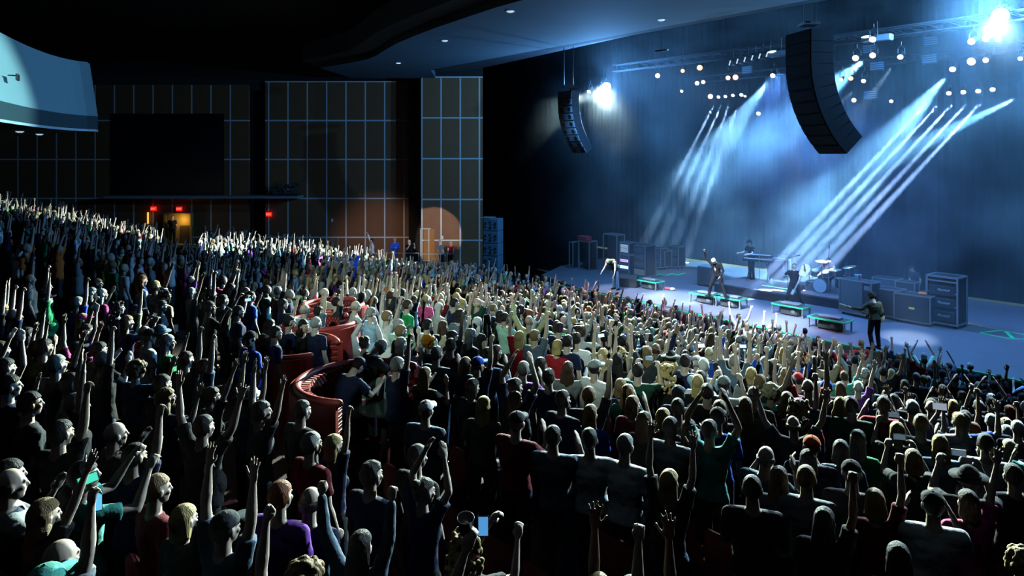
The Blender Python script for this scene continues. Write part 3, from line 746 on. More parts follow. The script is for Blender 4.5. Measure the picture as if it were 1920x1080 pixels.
# table with bottle, cup and the pair of pale soles
T1 = V3(-1.80, 9.62, 0); tz = 3.75; fz0 = floor_z(T1.x, T1.y)-.1
t = empty('booth_table', (T1.x, T1.y, fz0), 0, 'small dark round table inside nearest red booth', 'table')
MB().cyl((0, 0, tz-fz0-.035), (0, 0, tz-fz0), .36, seg=36).build('table_top', mat('table_dark_gloss', (.03, .045, .04), .18), t); MB().cyl((0, 0, .03), (0, 0, tz-fz0-.03), .045).build('leg', black, t); MB().cyl((0, 0, 0), (0, 0, .03), .22, seg=24).build('foot', black, t)
clear = mat('clear_plastic', (.85, .92, .95), .08, trans=.85)
b = empty('water_bottle', (XW(682.5, 9.62), 9.62, tz), 0, 'small clear water bottle with red and white label on booth table', 'bottle')
MB().tube([(0, 0, 0), (0, 0, .02), (0, 0, .12), (0, 0, .145), (0, 0, .17), (0, 0, .19)], [.028, .032, .032, .028, .014, .012], 20, caps=False).build('body', clear, b, smooth=True)
MB().cyl((0, 0, .06), (0, 0, .085), .0328, seg=20).build('label', mat('label_red', (.6, .03, .04), .5), b); MB().cyl((0, 0, .085), (0, 0, .11), .0328, seg=20).build('label_band', mat('label_white', (.8, .8, .8), .5), b); MB().cyl((0, 0, .19), (0, 0, .205), .014).build('lid', mat('label_white', (.8, .8, .8), .5), b)
def cup(name, loc, label, h=.12, r=.045, rz=0, tilt=0):
    t = empty(name, loc, rz, label, 'cup'); t.rotation_euler[0] = tilt; mb = MB(); n = 28
    vs = []
    for (rr, z) in ((r*.72, 0), (r, h), (r*1.05, h), (r*1.05, h-.005), (r*.95, h-.005), (r*.68, .005)):
        vs += [(math.cos(2*math.pi*k/n)*rr, math.sin(2*math.pi*k/n)*rr, z) for k in range(n)]
    fs = [(i*n+k, i*n+(k+1) % n, (i+1)*n+(k+1) % n, (i+1)*n+k) for i in range(5) for k in range(n)]+[tuple(reversed(range(n))), tuple(range(5*n, 6*n))]
    mb.add(vs, fs).build('cup_wall', clear, t, smooth=True); MB().cyl((0, 0, .006), (0, 0, h*.35), r*.74, r*.80, seg=20).build('drink', mat('ice_drink', (.5, .6, .62), .2), t); return t
cup('plastic_cup', (XW(693, 9.68), 9.68, tz), 'clear plastic cup beside the water bottle on booth table', .09, .042)
sm_ = mat('pale_sole', (.30, .40, .36), .8, noise_amt=.1)
for px, w_ in ((711.5, 'wider one'), (722, 'narrower one')):
    t = empty('shoe_sole', (XW(px, 9.9), 9.9, tz), .15 if px < 715 else -.7, 'pale oblong sole propped upright on booth table, '+w_+' of the pair', 'shoe')
    MB().ell((0, 0, .15), (.055, .022, .155), None, 20, 14, fn=lambda v: 1.0/max(.86, (abs(v.x)**4+abs(v.z)**4)**.25*.99) if True else 1).build('sole', sm_, t, smooth=True)
# ------------------------------------------------------------------ people with a pose of their own
def rotx(a): return Matrix.Rotation(a, 3, 'X')
def special(loc, face, over, fem, hair, shirt, legs, label, sleeve='short', skin=0, fat=1.0, scale=1.0, cap=None, hands=('relax', 'relax'), headrot=(0, 0, 0), bend=0.0, legk='long', hip=None, kind='person'):
    J = joints('down', fem)
    if bend:                                       # upper body turned about the hips
        R = rotx(-bend)
        for k in ('wai', 'che', 'nk', 'hd', 'shR', 'shL'):
            J[k] = J['pel']+R @ (J[k]-J['pel'])
        J['T'] = R; J['H'] = R
    if headrot != (0, 0, 0): J['H'] = J['H'] @ Matrix.Rotation(headrot[2], 3, 'Z') @ rotx(headrot[0]) @ Matrix.Rotation(headrot[1], 3, 'Y')
    if bend: J['hd'] = J['nk']+J['H'] @ V3(0, .03, .175)
    for nm, i in (('R', 0), ('L', 1)):
        if 'ua'+nm in over:
            sd = 1
            u = Vector(over['ua'+nm]).normalized(); f = Vector(over['fa'+nm]).normalized()
            J['el'+nm] = J['sh'+nm]+u*.285; J['wr'+nm] = J['el'+nm]+f*.255; J['hd'+nm] = f
        J['pn'+nm] = Vector(over.get('pn'+nm, J['pn'+nm])); J['hk'+nm] = hands[i]
    for k, v in over.items():
        if k[:2] in ('hi', 'kn', 'an', 'to') or k == 'pel': J[k] = Vector(v)
    if 'pel' in over:
        d = Vector(over['pel'])-V3(0, 0, .95)
        for k in ('wai', 'che', 'nk', 'hd', 'shR', 'shL', 'elR', 'elL', 'wrR', 'wrL'): J[k] = J[k]+d
    me = remesh(body_mb(J, fem, fat=fat), .0085, 2, 'person_body')
    for m in (SKIN[skin], EYE, LIP): me.materials.append(m)
    skin_slots(me, J)
    o = bpy.data.objects.new('person', me); COL.objects.link(o); o.location = loc; o.rotation_euler = (0, 0, face); o.scale = (scale,)*3
    def ch(nm, m2, ms, mw=None):
        m2.materials.clear() if False else None
        c = bpy.data.objects.new(nm, m2); COL.objects.link(c); c.parent = o
        if mw is not None: c.matrix_local = mw
        recol(c, ms); return c
    HM = J['H'].to_4x4(); HM.translation = J['hd']
    if hair[0] != 'bald': ch('hair', get('hair', hair[0]), [hair_mat(hair[1])], HM)
    if cap: ch('cap', get('cap'), [shirt_mat(cap)], HM)
    if shirt:
        s_ = remesh(shirt_mb(J, fem, sleeve, fat), .012, 2, 'shirt'); wrinkle(s_, .006); s_.materials.append(CL); ch('shirt', s_, [shirt_mat(shirt)])
    tm_ = trousers_mb(J, fem, legk); t2 = remesh(tm_, .014, 1, 'trousers'); t2.materials.append(CL); ch('skirt' if legk == 'skirt' else 'trousers', t2, [shirt_mat(legs)])
    if 'noshoes' not in over:
        s2 = remesh(shoes_mb(J), .010, 1, 'shoes'); s2.materials.append(CL); ch('shoes', s2, [shirt_mat('black')])
    tag(o, label, 'person'); return o, J

# ------------------------------------------------------------------ stage
stage_m = mat('stage_floor', (.12, .125, .15), .42, noise_amt=.25, nscale=1.2, bump=.1, bscale=6)
sp_ = [uv(0, -9), uv(0, 6), uv(-.15, 12), uv(-.2, 17), uv(-1.2, 20.5), uv(-4, 22), uv(-12, 23), uv(-12, -9)]
structure(MB().prism([(p.x, p.y) for p in sp_][::-1], -.15, STZ).build('floor_stage', stage_m))
structure(MB().box((0, 0, 0), (29.6, .04, .05)).build('trim_stage_edge', mat('green_tape', (.03, .55, .22), .5, emit=.03), loc=uv(.01, 4.5, STZ-.02), rz=ROT))  # tape given a faint glow of its own along the edge
# drapes: back, far side, far wing
def drape(name, a, b, z0, z1, folds=60, amp=.10, m=None):
    a, b = Vector(a), Vector(b); d = (b-a); L_ = d.length; d.normalize(); n_ = V3(-d.y, d.x, 0); N_ = folds*4; lo = []
    for i in range(N_+1):
        q = a+d*(L_*i/N_)+n_*(math.sin(i*math.pi/2+.3*math.sin(i*.7))*amp); lo.append(q)
    vs = [(q.x, q.y, z0) for q in lo]+[(q.x, q.y, z1) for q in lo]+[(q.x+n_.x*.05, q.y+n_.y*.05, z0) for q in lo]+[(q.x+n_.x*.05, q.y+n_.y*.05, z1) for q in lo]
    n1 = N_+1
    fs = [(i, i+1, n1+i+1, n1+i) for i in range(N_)]+[(2*n1+i+1, 2*n1+i, 3*n1+i, 3*n1+i+1) for i in range(N_)]
    return MB().add(vs, fs).build(name, m or mat('stage_drape', (.0006, .0007, .001), 1.0, spec=0.0))
structure(drape('wall_back_drape', uv(-11.6, -9), uv(-11.6, 30), STZ, 16, 90, .06))
structure(drape('wall_wing_drape', (XW(905, 41.2), 41.2, 0), uv(-11.6, 29), -.1, 16, 40, .12))
structure(MB().box((0, 0, 0), (40, .05, .10)).build('trim_back_cable', mat('amber_strip', (.30, .20, .07), .6), loc=uv(-11.1, 6, STZ+.05), rz=ROT))
structure(MB().box((0, 0, 0), (30, 14, .3)).build('ceiling_stage', black, loc=uv(-5.5, 8, 16.0), rz=ROT))
# tape marks
org = mat('orange_tape', (.75, .33, .06), .5); grn = mat('neon_green_tape', (.02, .62, .28), .5, emit=.12)  # the green tape also glows faintly, brightness put into the material
def tape(name, pts, m, label, wd=.05):
    o0 = Vector(pts[0]); t = MB()
    for a, b in zip(pts[:-1], pts[1:]):
        a, b = Vector(a), Vector(b); d = (b-a).normalized(); s_ = V3(-d.y, d.x, 0)*wd/2
        t.add([a-s_-o0, b-s_-o0, b+s_-o0, a+s_-o0, a-s_-o0+V3(0, 0, .006), b-s_-o0+V3(0, 0, .006), b+s_-o0+V3(0, 0, .006), a+s_-o0+V3(0, 0, .006)],
              [(3, 2, 1, 0), (4, 5, 6, 7), (0, 1, 5, 4), (1, 2, 6, 5), (2, 3, 7, 6), (3, 0, 4, 7)])
    o = t.build(name, m, loc=o0); tag(o, label, 'tape'); return o
Zt = STZ+.004
tape('floor_tape', [Pz(1806, 604, Zt), Pz(1842, 612, Zt)], org, 'orange tape line on stage floor beside the tall amp rack', .12)
tape('floor_tape', [Pz(1842, 612, Zt), Pz(1925, 628, Zt)], mat('grey_tape', (.35, .36, .36), .6), 'pale grey tape line continuing the orange one', .06)
q4 = [Pz(1837, 624, Zt), Pz(1878, 619.5, Zt), Pz(1922, 628, Zt), Pz(1922, 636, Zt), Pz(1893, 635.5, Zt), Pz(1837, 624, Zt)]
tape('floor_tape', q4, grn, 'neon green taped outline on stage floor at right', .06)
tape('floor_tape', [Pz(1886, 622, Zt), Pz(1899, 634, Zt)], grn, 'short thick neon green dash inside the taped outline', .12)
cb = [Pz(1222+i*4.5, 516+math.sin(i*1.3)*1.6-.15*i, Zt+.02) for i in range(15)]
tag(MB().tube([p-cb[0] for p in cb], .025, 6).build('cable', grn, loc=cb[0]), 'neon green cable lying behind the bent-over musician', 'cable')

flight = mat('case_black', (.012, .012, .015), .6); alu = mat('case_aluminium', (.26, .28, .31), .4, .5); grille = mat('speaker_grille', (.02, .022, .026), .8, bump=.4, bscale=120)
gear = mat('rack_gear', (.06, .065, .075), .5, noise_amt=.3, nscale=20)
def edges(mb, w_, d_, h, r=.022, mi=0):
    for sx in (-1, 1):
        for sy in (-1, 1): mb.box((sx*w_/2, sy*d_/2, h/2), (r*2, r*2, h), mi=mi)
        for z in (r, h-r): mb.box((sx*w_/2, 0, z), (r*2, d_, r*2), mi=mi)
    for sy in (-1, 1):
        for z in (r, h-r): mb.box((0, sy*d_/2, z), (w_, r*2, r*2), mi=mi)
def case(px, py, w_, d_, h, label, units=0, name='equipment_rack', z=STZ, rz=0, unit_mats=None, wheels=True, col=None, cat='rack'):
    p = Pz(px, py, z) if not isinstance(px, Vector) else px
    t = empty(name, tuple(p), ROT+rz, label, cat); b0 = .10 if wheels else 0
    MB().box((0, 0, b0+(h-b0)/2), (w_-.03, d_-.03, h-b0-.02), bev=.01).build('body', col or flight, t)
    e = MB(); edges(e, w_, d_, h-b0); o = e.build('edging', alu, t); o.location.z = b0
    if wheels:
        for sx in (-1, 1):
            for sy in (-1, 1):
                MB().cyl((sx*(w_/2-.1)-.02, sy*(d_/2-.1), .05), (sx*(w_/2-.1)+.02, sy*(d_/2-.1), .05), .05, seg=12).build('wheel', black, t)
    hh = (h-b0-.10)/max(1, units)
    for i in range(units):
        mm = (unit_mats or [gear])[i % len(unit_mats or [gear])]
        u_ = MB().box((0, -d_/2+.0, b0+.05+hh*(i+.5)), (w_-.12, .05, hh*.78), bev=.008).build('rack_unit', mm, t)
        k = MB()
        for j in range(5): k.cyl((-w_*.3+j*w_*.15, -d_/2-.025, b0+.05+hh*(i+.55)), (-w_*.3+j*w_*.15, -d_/2-.045, b0+.05+hh*(i+.55)), .022, seg=10)
        k.build('knobs', alu, u_)
        u_.children[0].parent = u_
    return t
blu = mat('rack_blue_display', (.1, .25, .9), .4, emit=5, ecol=(.25, .5, 1)); pnk = mat('rack_pink_display', (.6, .3, .7), .4, emit=1.0, ecol=(.8, .5, 1)); tanm = mat('rack_tan_unit', (.45, .33, .22), .6)
case(1179, 520, .62, .7, 1.16, 'left lower rack of lit units with glowing blue display behind bent musician', 6, unit_mats=[gear, gear, blu, gear, pnk, gear])
case(Pz(1178, 520, STZ)+V3(0, 0, 1.17), None, .58, .6, .60, 'small rack with screen stacked on the blue-lit rack', 1, wheels=False, unit_mats=[mat('rack_screen', (.25, .3, .34), .4, emit=.3, ecol=(.6, .8, 1))])
case(1205, 520.5, .95, .8, 1.66, 'tall silver-edged rack with open shelves right of the blue-lit rack', 4, unit_mats=[tanm, gear, gear, gear])
def frame_rack(px, py, w_, d_, h, label, rz=0):
    p = Pz(px, py, STZ); t = empty('gear_tower', tuple(p), ROT+rz, label, 'rack'); e = MB(); edges(e, w_, d_, h, .025); e.build('frame', alu, t)
    MB().box((0, d_*.2, h*.5), (w_-.08, d_*.5, h-.1), bev=.01).build('cabinet', flight, t)
    return t
frame_rack(1151, 507, .95, .6, 1.95, 'tall open silver frame standing behind left racks')
frame_rack(1102, 505, .8, .6, 1.55, 'tall dim cabinet at far left of stage, red box on top')
p = Pz(1096, 505, STZ); tag(MB().box((0, 0, .10), (.70, .4, .26), bev=.03).build('red_box', mat('red_case', (.40, .02, .03), .6), loc=(p.x, p.y, STZ+1.57), rz=ROT), 'red box lying on the tall dim cabinet', 'box')
frame_rack(1077, 503, .25, .5, 1.45, 'narrow dim frame left of the cabinet with red box')
case(1266, 502, .85, .6, 1.20, 'dim square rack standing alone behind the stage, right', 2)
case(1248, 504, .35, .6, 1.0, 'narrow dark case beside the dim square rack', 1)
case(1236, 504, .65, .6, 1.15, 'dim dark rack partly hidden behind silver-edged rack', 2)
def wedge(p, label, rz=0, s=1.0):
    t = empty('floor_monitor', tuple(p), ROT+rz, label, 'speaker'); t.scale = (s,)*3
    pr = [(-.30, 0), (.30, 0), (.30, .12), (-.06, .40), (-.30, .30)]
    mb = MB(); n = len(pr); vs = [(-.34, y, z) for y, z in pr]+[(.34, y, z) for y, z in pr]
    mb.add(vs, [tuple(range(n)), tuple(reversed(range(n, 2*n)))]+[(i, n+i, n+(i+1) % n, (i+1) % n) for i in range(n)]).build('cabinet', flight, t)
    a = V3(0, .30, .12); b = V3(0, -.06, .40); c = (a+b)/2; dn = V3(0, .614, .789)
    g = MB(); g.box(c+dn*.012, (.60, .42, .02), Matrix.Rotation(-math.atan2(.28, .36), 3, 'X')).build('grille', grille, t)
    MB().cyl(c+dn*.02, c+dn*.03, .16, seg=24).build('speaker_cone', flight, t)
    return t
green_edge = mat('green_deck_edge', (.03, .50, .22), .5, emit=.06); deckm = mat('deck_black', (.03, .035, .04), .6)  # faint glow added to the green of the deck edges
def mplat(px, py, label, wlab, w_=1.25, rz=0.0):
    p = Pz(px, py, STZ); t = empty('monitor_platform', tuple(p), ROT+rz, label, 'platform')
    MB().box((0, 0, .36), (w_, .62, .04), bev=.01).build('deck', deckm, t)
    e = MB(); [e.box((0, sy*.31, .365), (w_+.03, .03, .05)) for sy in (-1, 1)]; [e.box((sx*w_/2, 0, .365), (.03, .62, .05)) for sx in (-1, 1)]; e.build('edge_trim', green_edge, t)
    for sx in (-1, 1):
        for sy in (-1, 1): MB().box((sx*(w_/2-.03), sy*.27, .17), (.05, .05, .34)).build('leg', alu, t)
    R_ = Matrix.Rotation(ROT+rz, 3, 'Z')
    MB().box((0, .05, .42), (.75, .32, .08), bev=.02).build('foot_tread', mat('tread_grey', (.12, .13, .14), .7), t)
    q = p+R_ @ V3(0, .04, 0); wd = empty('floor_monitor', tuple(q), ROT+rz, wlab, 'speaker')
    MB().box((0, 0, .165), (.78, .44, .31), bev=.05, taper=(.92, .7)).build('cabinet', flight, wd); MB().box((0, -.215, .15), (.66, .02, .22), Matrix.Rotation(-.35, 3, 'X')).build('grille', grille, wd)
    MB().cyl((.18, -.235, .16), (.18, -.245, .16), .08, seg=20).build('speaker_cone', mat('cone_grey', (.12, .13, .14), .6), wd)
    return p
mplat(1218, 541, 'small green-edged platform behind the first stage monitor, left', 'monitor speaker under leftmost green-edged platform', 1.2)
mplat(1325, 568, 'green-edged platform under the singer, left of pair', 'monitor speaker under the singer\'s left platform', 1.25, .05)
mplat(1369, 575, 'green-edged platform under the singer, right of pair', 'monitor speaker with cone under the singer\'s right platform', 1.2, .05)
mplat(1483, 590, 'green-edged platform in front of the guitarist with white guitar', 'monitor speaker under the white-guitar player\'s platform', 1.25)
mplat(1556, 617, 'green-edged platform nearest the stage edge, right of centre', 'monitor speaker under the platform nearest the stage edge', 1.3)
wedge(Pz(1178, 536, STZ), 'dark wedge monitor beside the bent-over musician\'s feet', .5, 1.35)
p = Pz(1252, 543, STZ); t = empty('cloth_bundle', tuple(p), ROT, 'small red and white bundle on stage beside leftmost platform', 'cloth')
MB().ell((0, 0, .05), (.30, .12, .07), None, 16, 8, fn=lambda v: 1+noise.noise(v*3)*.3).build('red_cloth', mat('bundle_red', (.4, .05, .06), .9), t, smooth=True); MB().ell((.25, 0, .06), (.14, .1, .07), None, 12, 8, fn=lambda v: 1+noise.noise(v*4)*.3).build('white_cloth', mat('bundle_white', (.6, .6, .62), .9), t, smooth=True)
# covered case left of the singer
p = Pz(1327, 535, STZ); t = empty('covered_case', tuple(p), ROT+.1, 'case under black cloth with pale top, left of the singer', 'case')
MB().box((0, 0, .46), (.70, .8, .84), bev=.03, taper=(.96, .96)).build('cover', mat('black_cloth', (.03, .033, .04), .9, bump=.8, bscale=5), t); MB().box((0, 0, .91), (.66, .74, .05), bev=.01).build('top', mat('case_top', (.20, .24, .27), .6), t)
for sx in (-1, 1):
    for sy in (-1, 1): MB().ell((sx*.28, sy*.3, .04), (.04, .04, .04), None, 8, 6).build('wheel', black, t)
# risers
rz_m = mat('riser_top', (.10, .085, .09), .7, noise_amt=.2); rz_s = mat('riser_skirt', (.010, .010, .013), .9, bump=.5, bscale=6)
def riser(c, w_, d_, h, label):
    t = empty('stage_riser', (c.x, c.y, STZ), ROT, label, 'riser'); MB().box((0, 0, h-.03), (w_, d_, .06)).build('top', rz_m, t); MB().box((0, 0, (h-.06)/2), (w_-.04, d_-.04, h-.06)).build('skirt', rz_s, t); return t
KR = Pz(1432, 534, STZ+.40); KR.z = STZ; riser(KR, 3.4, 2.5, .40, 'low dark riser carrying the keyboard player')
DRc = Pz(1535, 552, STZ+.40)+V3(.6, .8, 0); DRc.z = STZ; riser(DRc, 3.9, 2.6, .40, 'low dark riser carrying the drum kit')
gl = Pz(1462, 556, STZ); 
tag(MB().box((0, 0, 0), (1.6, .05, .06)).build('riser_strip', mat('green_glow', (.05, .7, .3), .5, emit=.8, ecol=(.2, 1, .5)), loc=gl+V3(-.1, -.2, .40), rz=ROT), 'glowing green strip on edge of the drum riser', 'light strip')
b = empty('water_jug', tuple(gl+V3(-.25, .3, .43)), 0, 'small translucent jug standing on drum riser edge', 'bottle'); MB().tube([(0, 0, 0), (0, 0, .18), (0, 0, .24), (0, 0, .3)], [.08, .08, .05, .025], 16, caps=False).build('body', mat('jug_white', (.7, .72, .75), .4), b, smooth=True); MB().cyl((0, 0, .3), (0, 0, .33), .03).build('lid', mat('bundle_white', (.6, .6, .62), .9), b)

chrome = mat('chrome', (.75, .78, .82), .18, 1.0); brass = mat('cymbal_brass', (.80, .68, .38), .28, .9)
def mic_stand(p, h, boom, label, rz=0, mic=True):
    t = empty('microphone_stand', tuple(p), rz, label, 'microphone stand')
    MB().cyl((0, 0, 0), (0, 0, h), .016, seg=8).build('pole', chrome, t)
    for k in range(3):
        a = k*2.094; MB().tube([(0, 0, .12), (math.cos(a)*.28, math.sin(a)*.28, .015)], .012, 6).build('leg', chrome, t)
    e = V3(boom[0], boom[1], h+boom[2]); 
    if V3(*boom).length > .05: MB().tube([V3(-boom[0]*.25, -boom[1]*.25, h-boom[2]*.25), e], .014, 6).build('boom', chrome, t)
    d = V3(*boom).normalized() if V3(*boom).length > .05 else V3(0, 0, 1)
    m_ = MB().cyl(e, e+d*.14, .018, .026, seg=10).build('microphone', flight, t); MB().ell(e+d*.17, (.034, .034, .034), None, 10, 8).build('mic_head', alu, m_)
    return t
# keyboards
kp = Pz(1422, 527, STZ+.40); kz = STZ+.40
t = empty('keyboard_stand', (kp.x, kp.y, kz), ROT+.25, 'pair of keyboards stacked on a cross-braced stand', 'keyboard')
for sx in (-1, 1):
    MB().tube([(sx*.45, -.22, .02), (sx*.38, .22, .92)], .025, 8).build('leg', flight, t); MB().tube([(sx*.45, .22, .02), (sx*.38, -.22, .92)], .025, 8).build('leg', flight, t)
for z, y, w_ in ((.95, 0, 1.35), (1.13, .12, 1.15)):
    kb = MB().box((0, y, z), (w_, .34, .10), bev=.015).build('keyboard', flight, t); MB().box((0, y-.07, z+.055), (w_-.12, .15, .015)).build('white_keys', mat('keys_white', (.6, .62, .65), .4), kb)
case(Pz(1461, 523, kz), None, .75, .6, .92, 'dark flight case on riser right of the keyboards', 0, name='flight_case', wheels=False, cat='case')
mic_stand(Pz(1424, 529, kz), 1.42, (.95, -.4, -.10), 'boom microphone stand reaching right over the keyboards', 0)
mic_stand(Pz(1487, 529, kz), 1.0, (0, 0, .0), 'short upright microphone stand right of flight case on riser')
# drum kit
DK = Pz(1545, 549, kz); DK = V3(DK.x+.15, DK.y+.25, kz)
def drum(t, c, r, d, ax, shell, name='drum'):
    ax = Vector(ax).normalized(); c = Vector(c)
    o = MB().cyl(c-ax*d/2, c+ax*d/2, r, seg=28).build(name, shell, t); h = MB(); h.cyl(c+ax*d/2, c+ax*(d/2+.006), r*.96, seg=28); h.cyl(c-ax*(d/2+.006), c-ax*d/2, r*.96, seg=28); h.build('drumhead', mat('drumhead', (.45, .50, .55), .5), o)
    hp = MB()
    for e in (-1, 1): hp.cyl(c+ax*(d/2-.015)*e-ax*.012, c+ax*(d/2-.015)*e+ax*.012, r*1.05, seg=28)
    hp.build('hoop', chrome, o); return o
t = empty('drum_kit', tuple(DK), ROT, 'drum kit with chrome shells on its low riser', 'drum kit'); shell = mat('drum_shell', (.22, .25, .30), .22, .7)
drum(t, (0, -.25, .30), .29, .40, (0, 1, 0), shell, 'bass_drum')
drum(t, (-.28, -.18, .78), .17, .22, (.15, -.35, 1), shell, 'tom'); drum(t, (.18, -.18, .78), .17, .22, (-.1, -.35, 1), shell, 'tom'); drum(t, (.62, .15, .42), .22, .40, (0, 0, 1), shell, 'floor_tom'); drum(t, (-.5, .25, .62), .18, .15, (0, 0, 1), shell, 'snare_drum')
def cym(t, c, r, tilt, hgt):
    c = Vector(c); R_ = Matrix.Rotation(tilt[0], 3, 'X') @ Matrix.Rotation(tilt[1], 3, 'Y'); mb = MB(); n = 32; vs = [c+R_ @ V3(0, 0, .03)]
    for rr, z in ((.05, .028), (.07, .012), (r, -.012)): vs += [c+R_ @ V3(math.cos(2*math.pi*k/n)*rr*1.0, math.sin(2*math.pi*k/n)*rr, z) for k in range(n)]
    vs += [c+R_ @ V3(math.cos(2*math.pi*k/n)*r, math.sin(2*math.pi*k/n)*r, -.016) for k in range(n)]+[c+R_ @ V3(0, 0, .02)]
    fs = [(0, 1+k, 1+(k+1) % n) for k in range(n)]+[(1+i*n+k, 1+(i+1)*n+k, 1+(i+1)*n+(k+1) % n, 1+i*n+(k+1) % n) for i in range(3) for k in range(n)]+[(len(vs)-1, 1+3*n+(k+1) % n, 1+3*n+k) for k in range(n)]
    o = mb.add(vs, fs).build('cymbal', brass, t, smooth=True); MB().cyl((c.x, c.y, 0), (c.x, c.y, c.z), .014, seg=8).build('cymbal_stand', chrome, o)
    lg = MB(); [lg.tube([(c.x, c.y, .28), (c.x+math.cos(a)*.26, c.y+math.sin(a)*.26, .02)], .012, 6) for a in (0, 2.1, 4.2)]; lg.build('tripod', chrome, o)
cym(t, (.05, -.3, 1.33), .30, (.12, .05), 1.3); cym(t, (.48, -.1, .98), .25, (.1, -.1), 1); cym(t, (-.72, .1, .86), .19, (0, 0), .9); cym(t, (.95, .1, 1.15), .27, (.15, -.2), 1.2)
MB().cyl((-.1, .62, 0), (-.1, .62, .48), .03).build('stool_post', chrome, t); MB().cyl((-.1, .62, .46), (-.1, .62, .54), .17, seg=20).build('stool_seat', flight, t)
case(Pz(1534, 562, STZ), None, .75, .6, .78, 'grey-sided case in front of the drum riser', 0, name='flight_case', col=mat('case_green_grey', (.10, .13, .13), .7), cat='case')
mic_stand(Pz(1477, 575, STZ), 1.95, (.30, -.10, .10), 'tall microphone stand with pale boom beside the white-guitar player')
mic_stand(Pz(1554, 572, STZ), 2.05, (.02, 0, .22), 'tall upright stand with bright microphone before the drums')
mic_stand(Pz(1583, 586, STZ), 1.25, (0, 0, .0), 'thin microphone stand at left edge of the big amplifier case')
# amplifier cases
lgp = mat('amp_front_mesh', (.030, .033, .040), .8, bump=.3, bscale=100); gold = mat('plate_yellow', (.75, .62, .08), .4, emit=.15); whp = mat('logo_white', (.6, .65, .7), .5)
t = case(1612, 592, 1.25, .62, 1.36, 'big two-part amplifier case with cups on top', 0, name='amplifier_case', cat='amplifier case', rz=-.15)
MB().box((-.14, -.32, .72), (.86, .02, 1.16)).build('side_panel', mat('case_slate_panel', (.12, .15, .17), .7), t); MB().box((.48, -.33, 1.15), (.22, .02, .16)).build('vent', alu, t)
topz = STZ+1.36
for px, py, m_, c_ in ((1606, 517, (.05, .45, .42), 'turquoise'), (1612.5, 516, (.62, .10, .12), 'red')):
    Y_ = Pz(1612, 592, STZ).y+.1
    u_ = empty('drinking_cup', (XW(px, Y_), Y_, topz), 0, c_+' cup standing on the big amplifier case', 'cup'); MB().cyl((0, 0, 0), (0, 0, .17), .05, .065, seg=18).build('cup_wall', mat('cup_'+c_, m_, .5), u_); MB().cyl((0, 0, .17), (0, 0, .18), .067, seg=18).build('rim', whp, u_)
def combo(px, py, w_, d_, h, label, logo=None, rz=0, z=STZ, wheels=True):
    t = case(px, py, w_, d_, h, label, 0, name='speaker_cabinet', rz=rz, cat='speaker cabinet', wheels=wheels)
    b0 = .1 if wheels else 0
    MB().box((0, -d_/2-.002, b0+(h-b0)/2), (w_-.12, .03, h-b0-.12)).build('grille', lgp, t)
    if logo == 'plate': MB().box((0, -d_/2-.022, b0+(h-b0)/2), (.19, .015, .07), bev=.02).build('badge', gold, t)
    return t
combo(1664, 545, 1.05, .6, .60, 'low black cabinet with pink top at back of the amplifier row')
combo(1672, 597, .78, .6, 1.12, 'speaker cabinet just behind the right guitarist')
ct = combo(1716, 606, 1.18, .62, 1.07, 'wide black speaker cabinet with small yellow badge', 'plate')
tp = Pz(1716, 606, STZ)
tag(MB().box((0, 0, .03), (.26, .14, .07), bev=.02).build('orange_box', mat('orange_item', (.8, .25, .03), .5, emit=.1), loc=(tp.x+.2, tp.y-.1, STZ+1.07), rz=ROT), 'small orange item lying on the wide black cabinet', 'box')
# tall rack of three amplifiers with script lettering
p = Pz(1775, 610, STZ); W_, D_ = .98, .82
t = empty('amplifier_rack', tuple(p), ROT-.05, 'tallest rack of three stacked amplifiers at right end of stage gear', 'amplifier rack')
MB().box((0, 0, .96), (W_-.03, D_-.03, 1.66)).build('body', flight, t); e = MB(); edges(e, W_, D_, 1.7, .028); e.box((0, -D_/2, .66), (W_, .05, .05)); e.box((0, -D_/2, 1.12), (W_, .05, .05)); e.box((0, -D_/2, 1.52), (W_, .05, .05)); q_ = e.build('edging', alu, t); q_.location.z = .1
for i in range(3):
    a_ = MB().box((0, -D_/2-.01, .40+i*.45), (W_-.14, .04, .34), bev=.01).build('amplifier', lgp, t); text_mesh('lettering', 'Marshall', .115, whp, a_, (0.05, -D_/2-.035, .42+i*.45), shear=.4)
for sx in (-1, 1):
    for sy in (-1, 1): MB().cyl((sx*.38-.02, sy*.3, .05), (sx*.38+.02, sy*.3, .05), .05, seg=12).build('wheel', black, t)
case(Pz(1701, 560, STZ), None, .75, .5, .75, 'small desk case in front of the seated stage technician', 0, name='flight_case', cat='case')

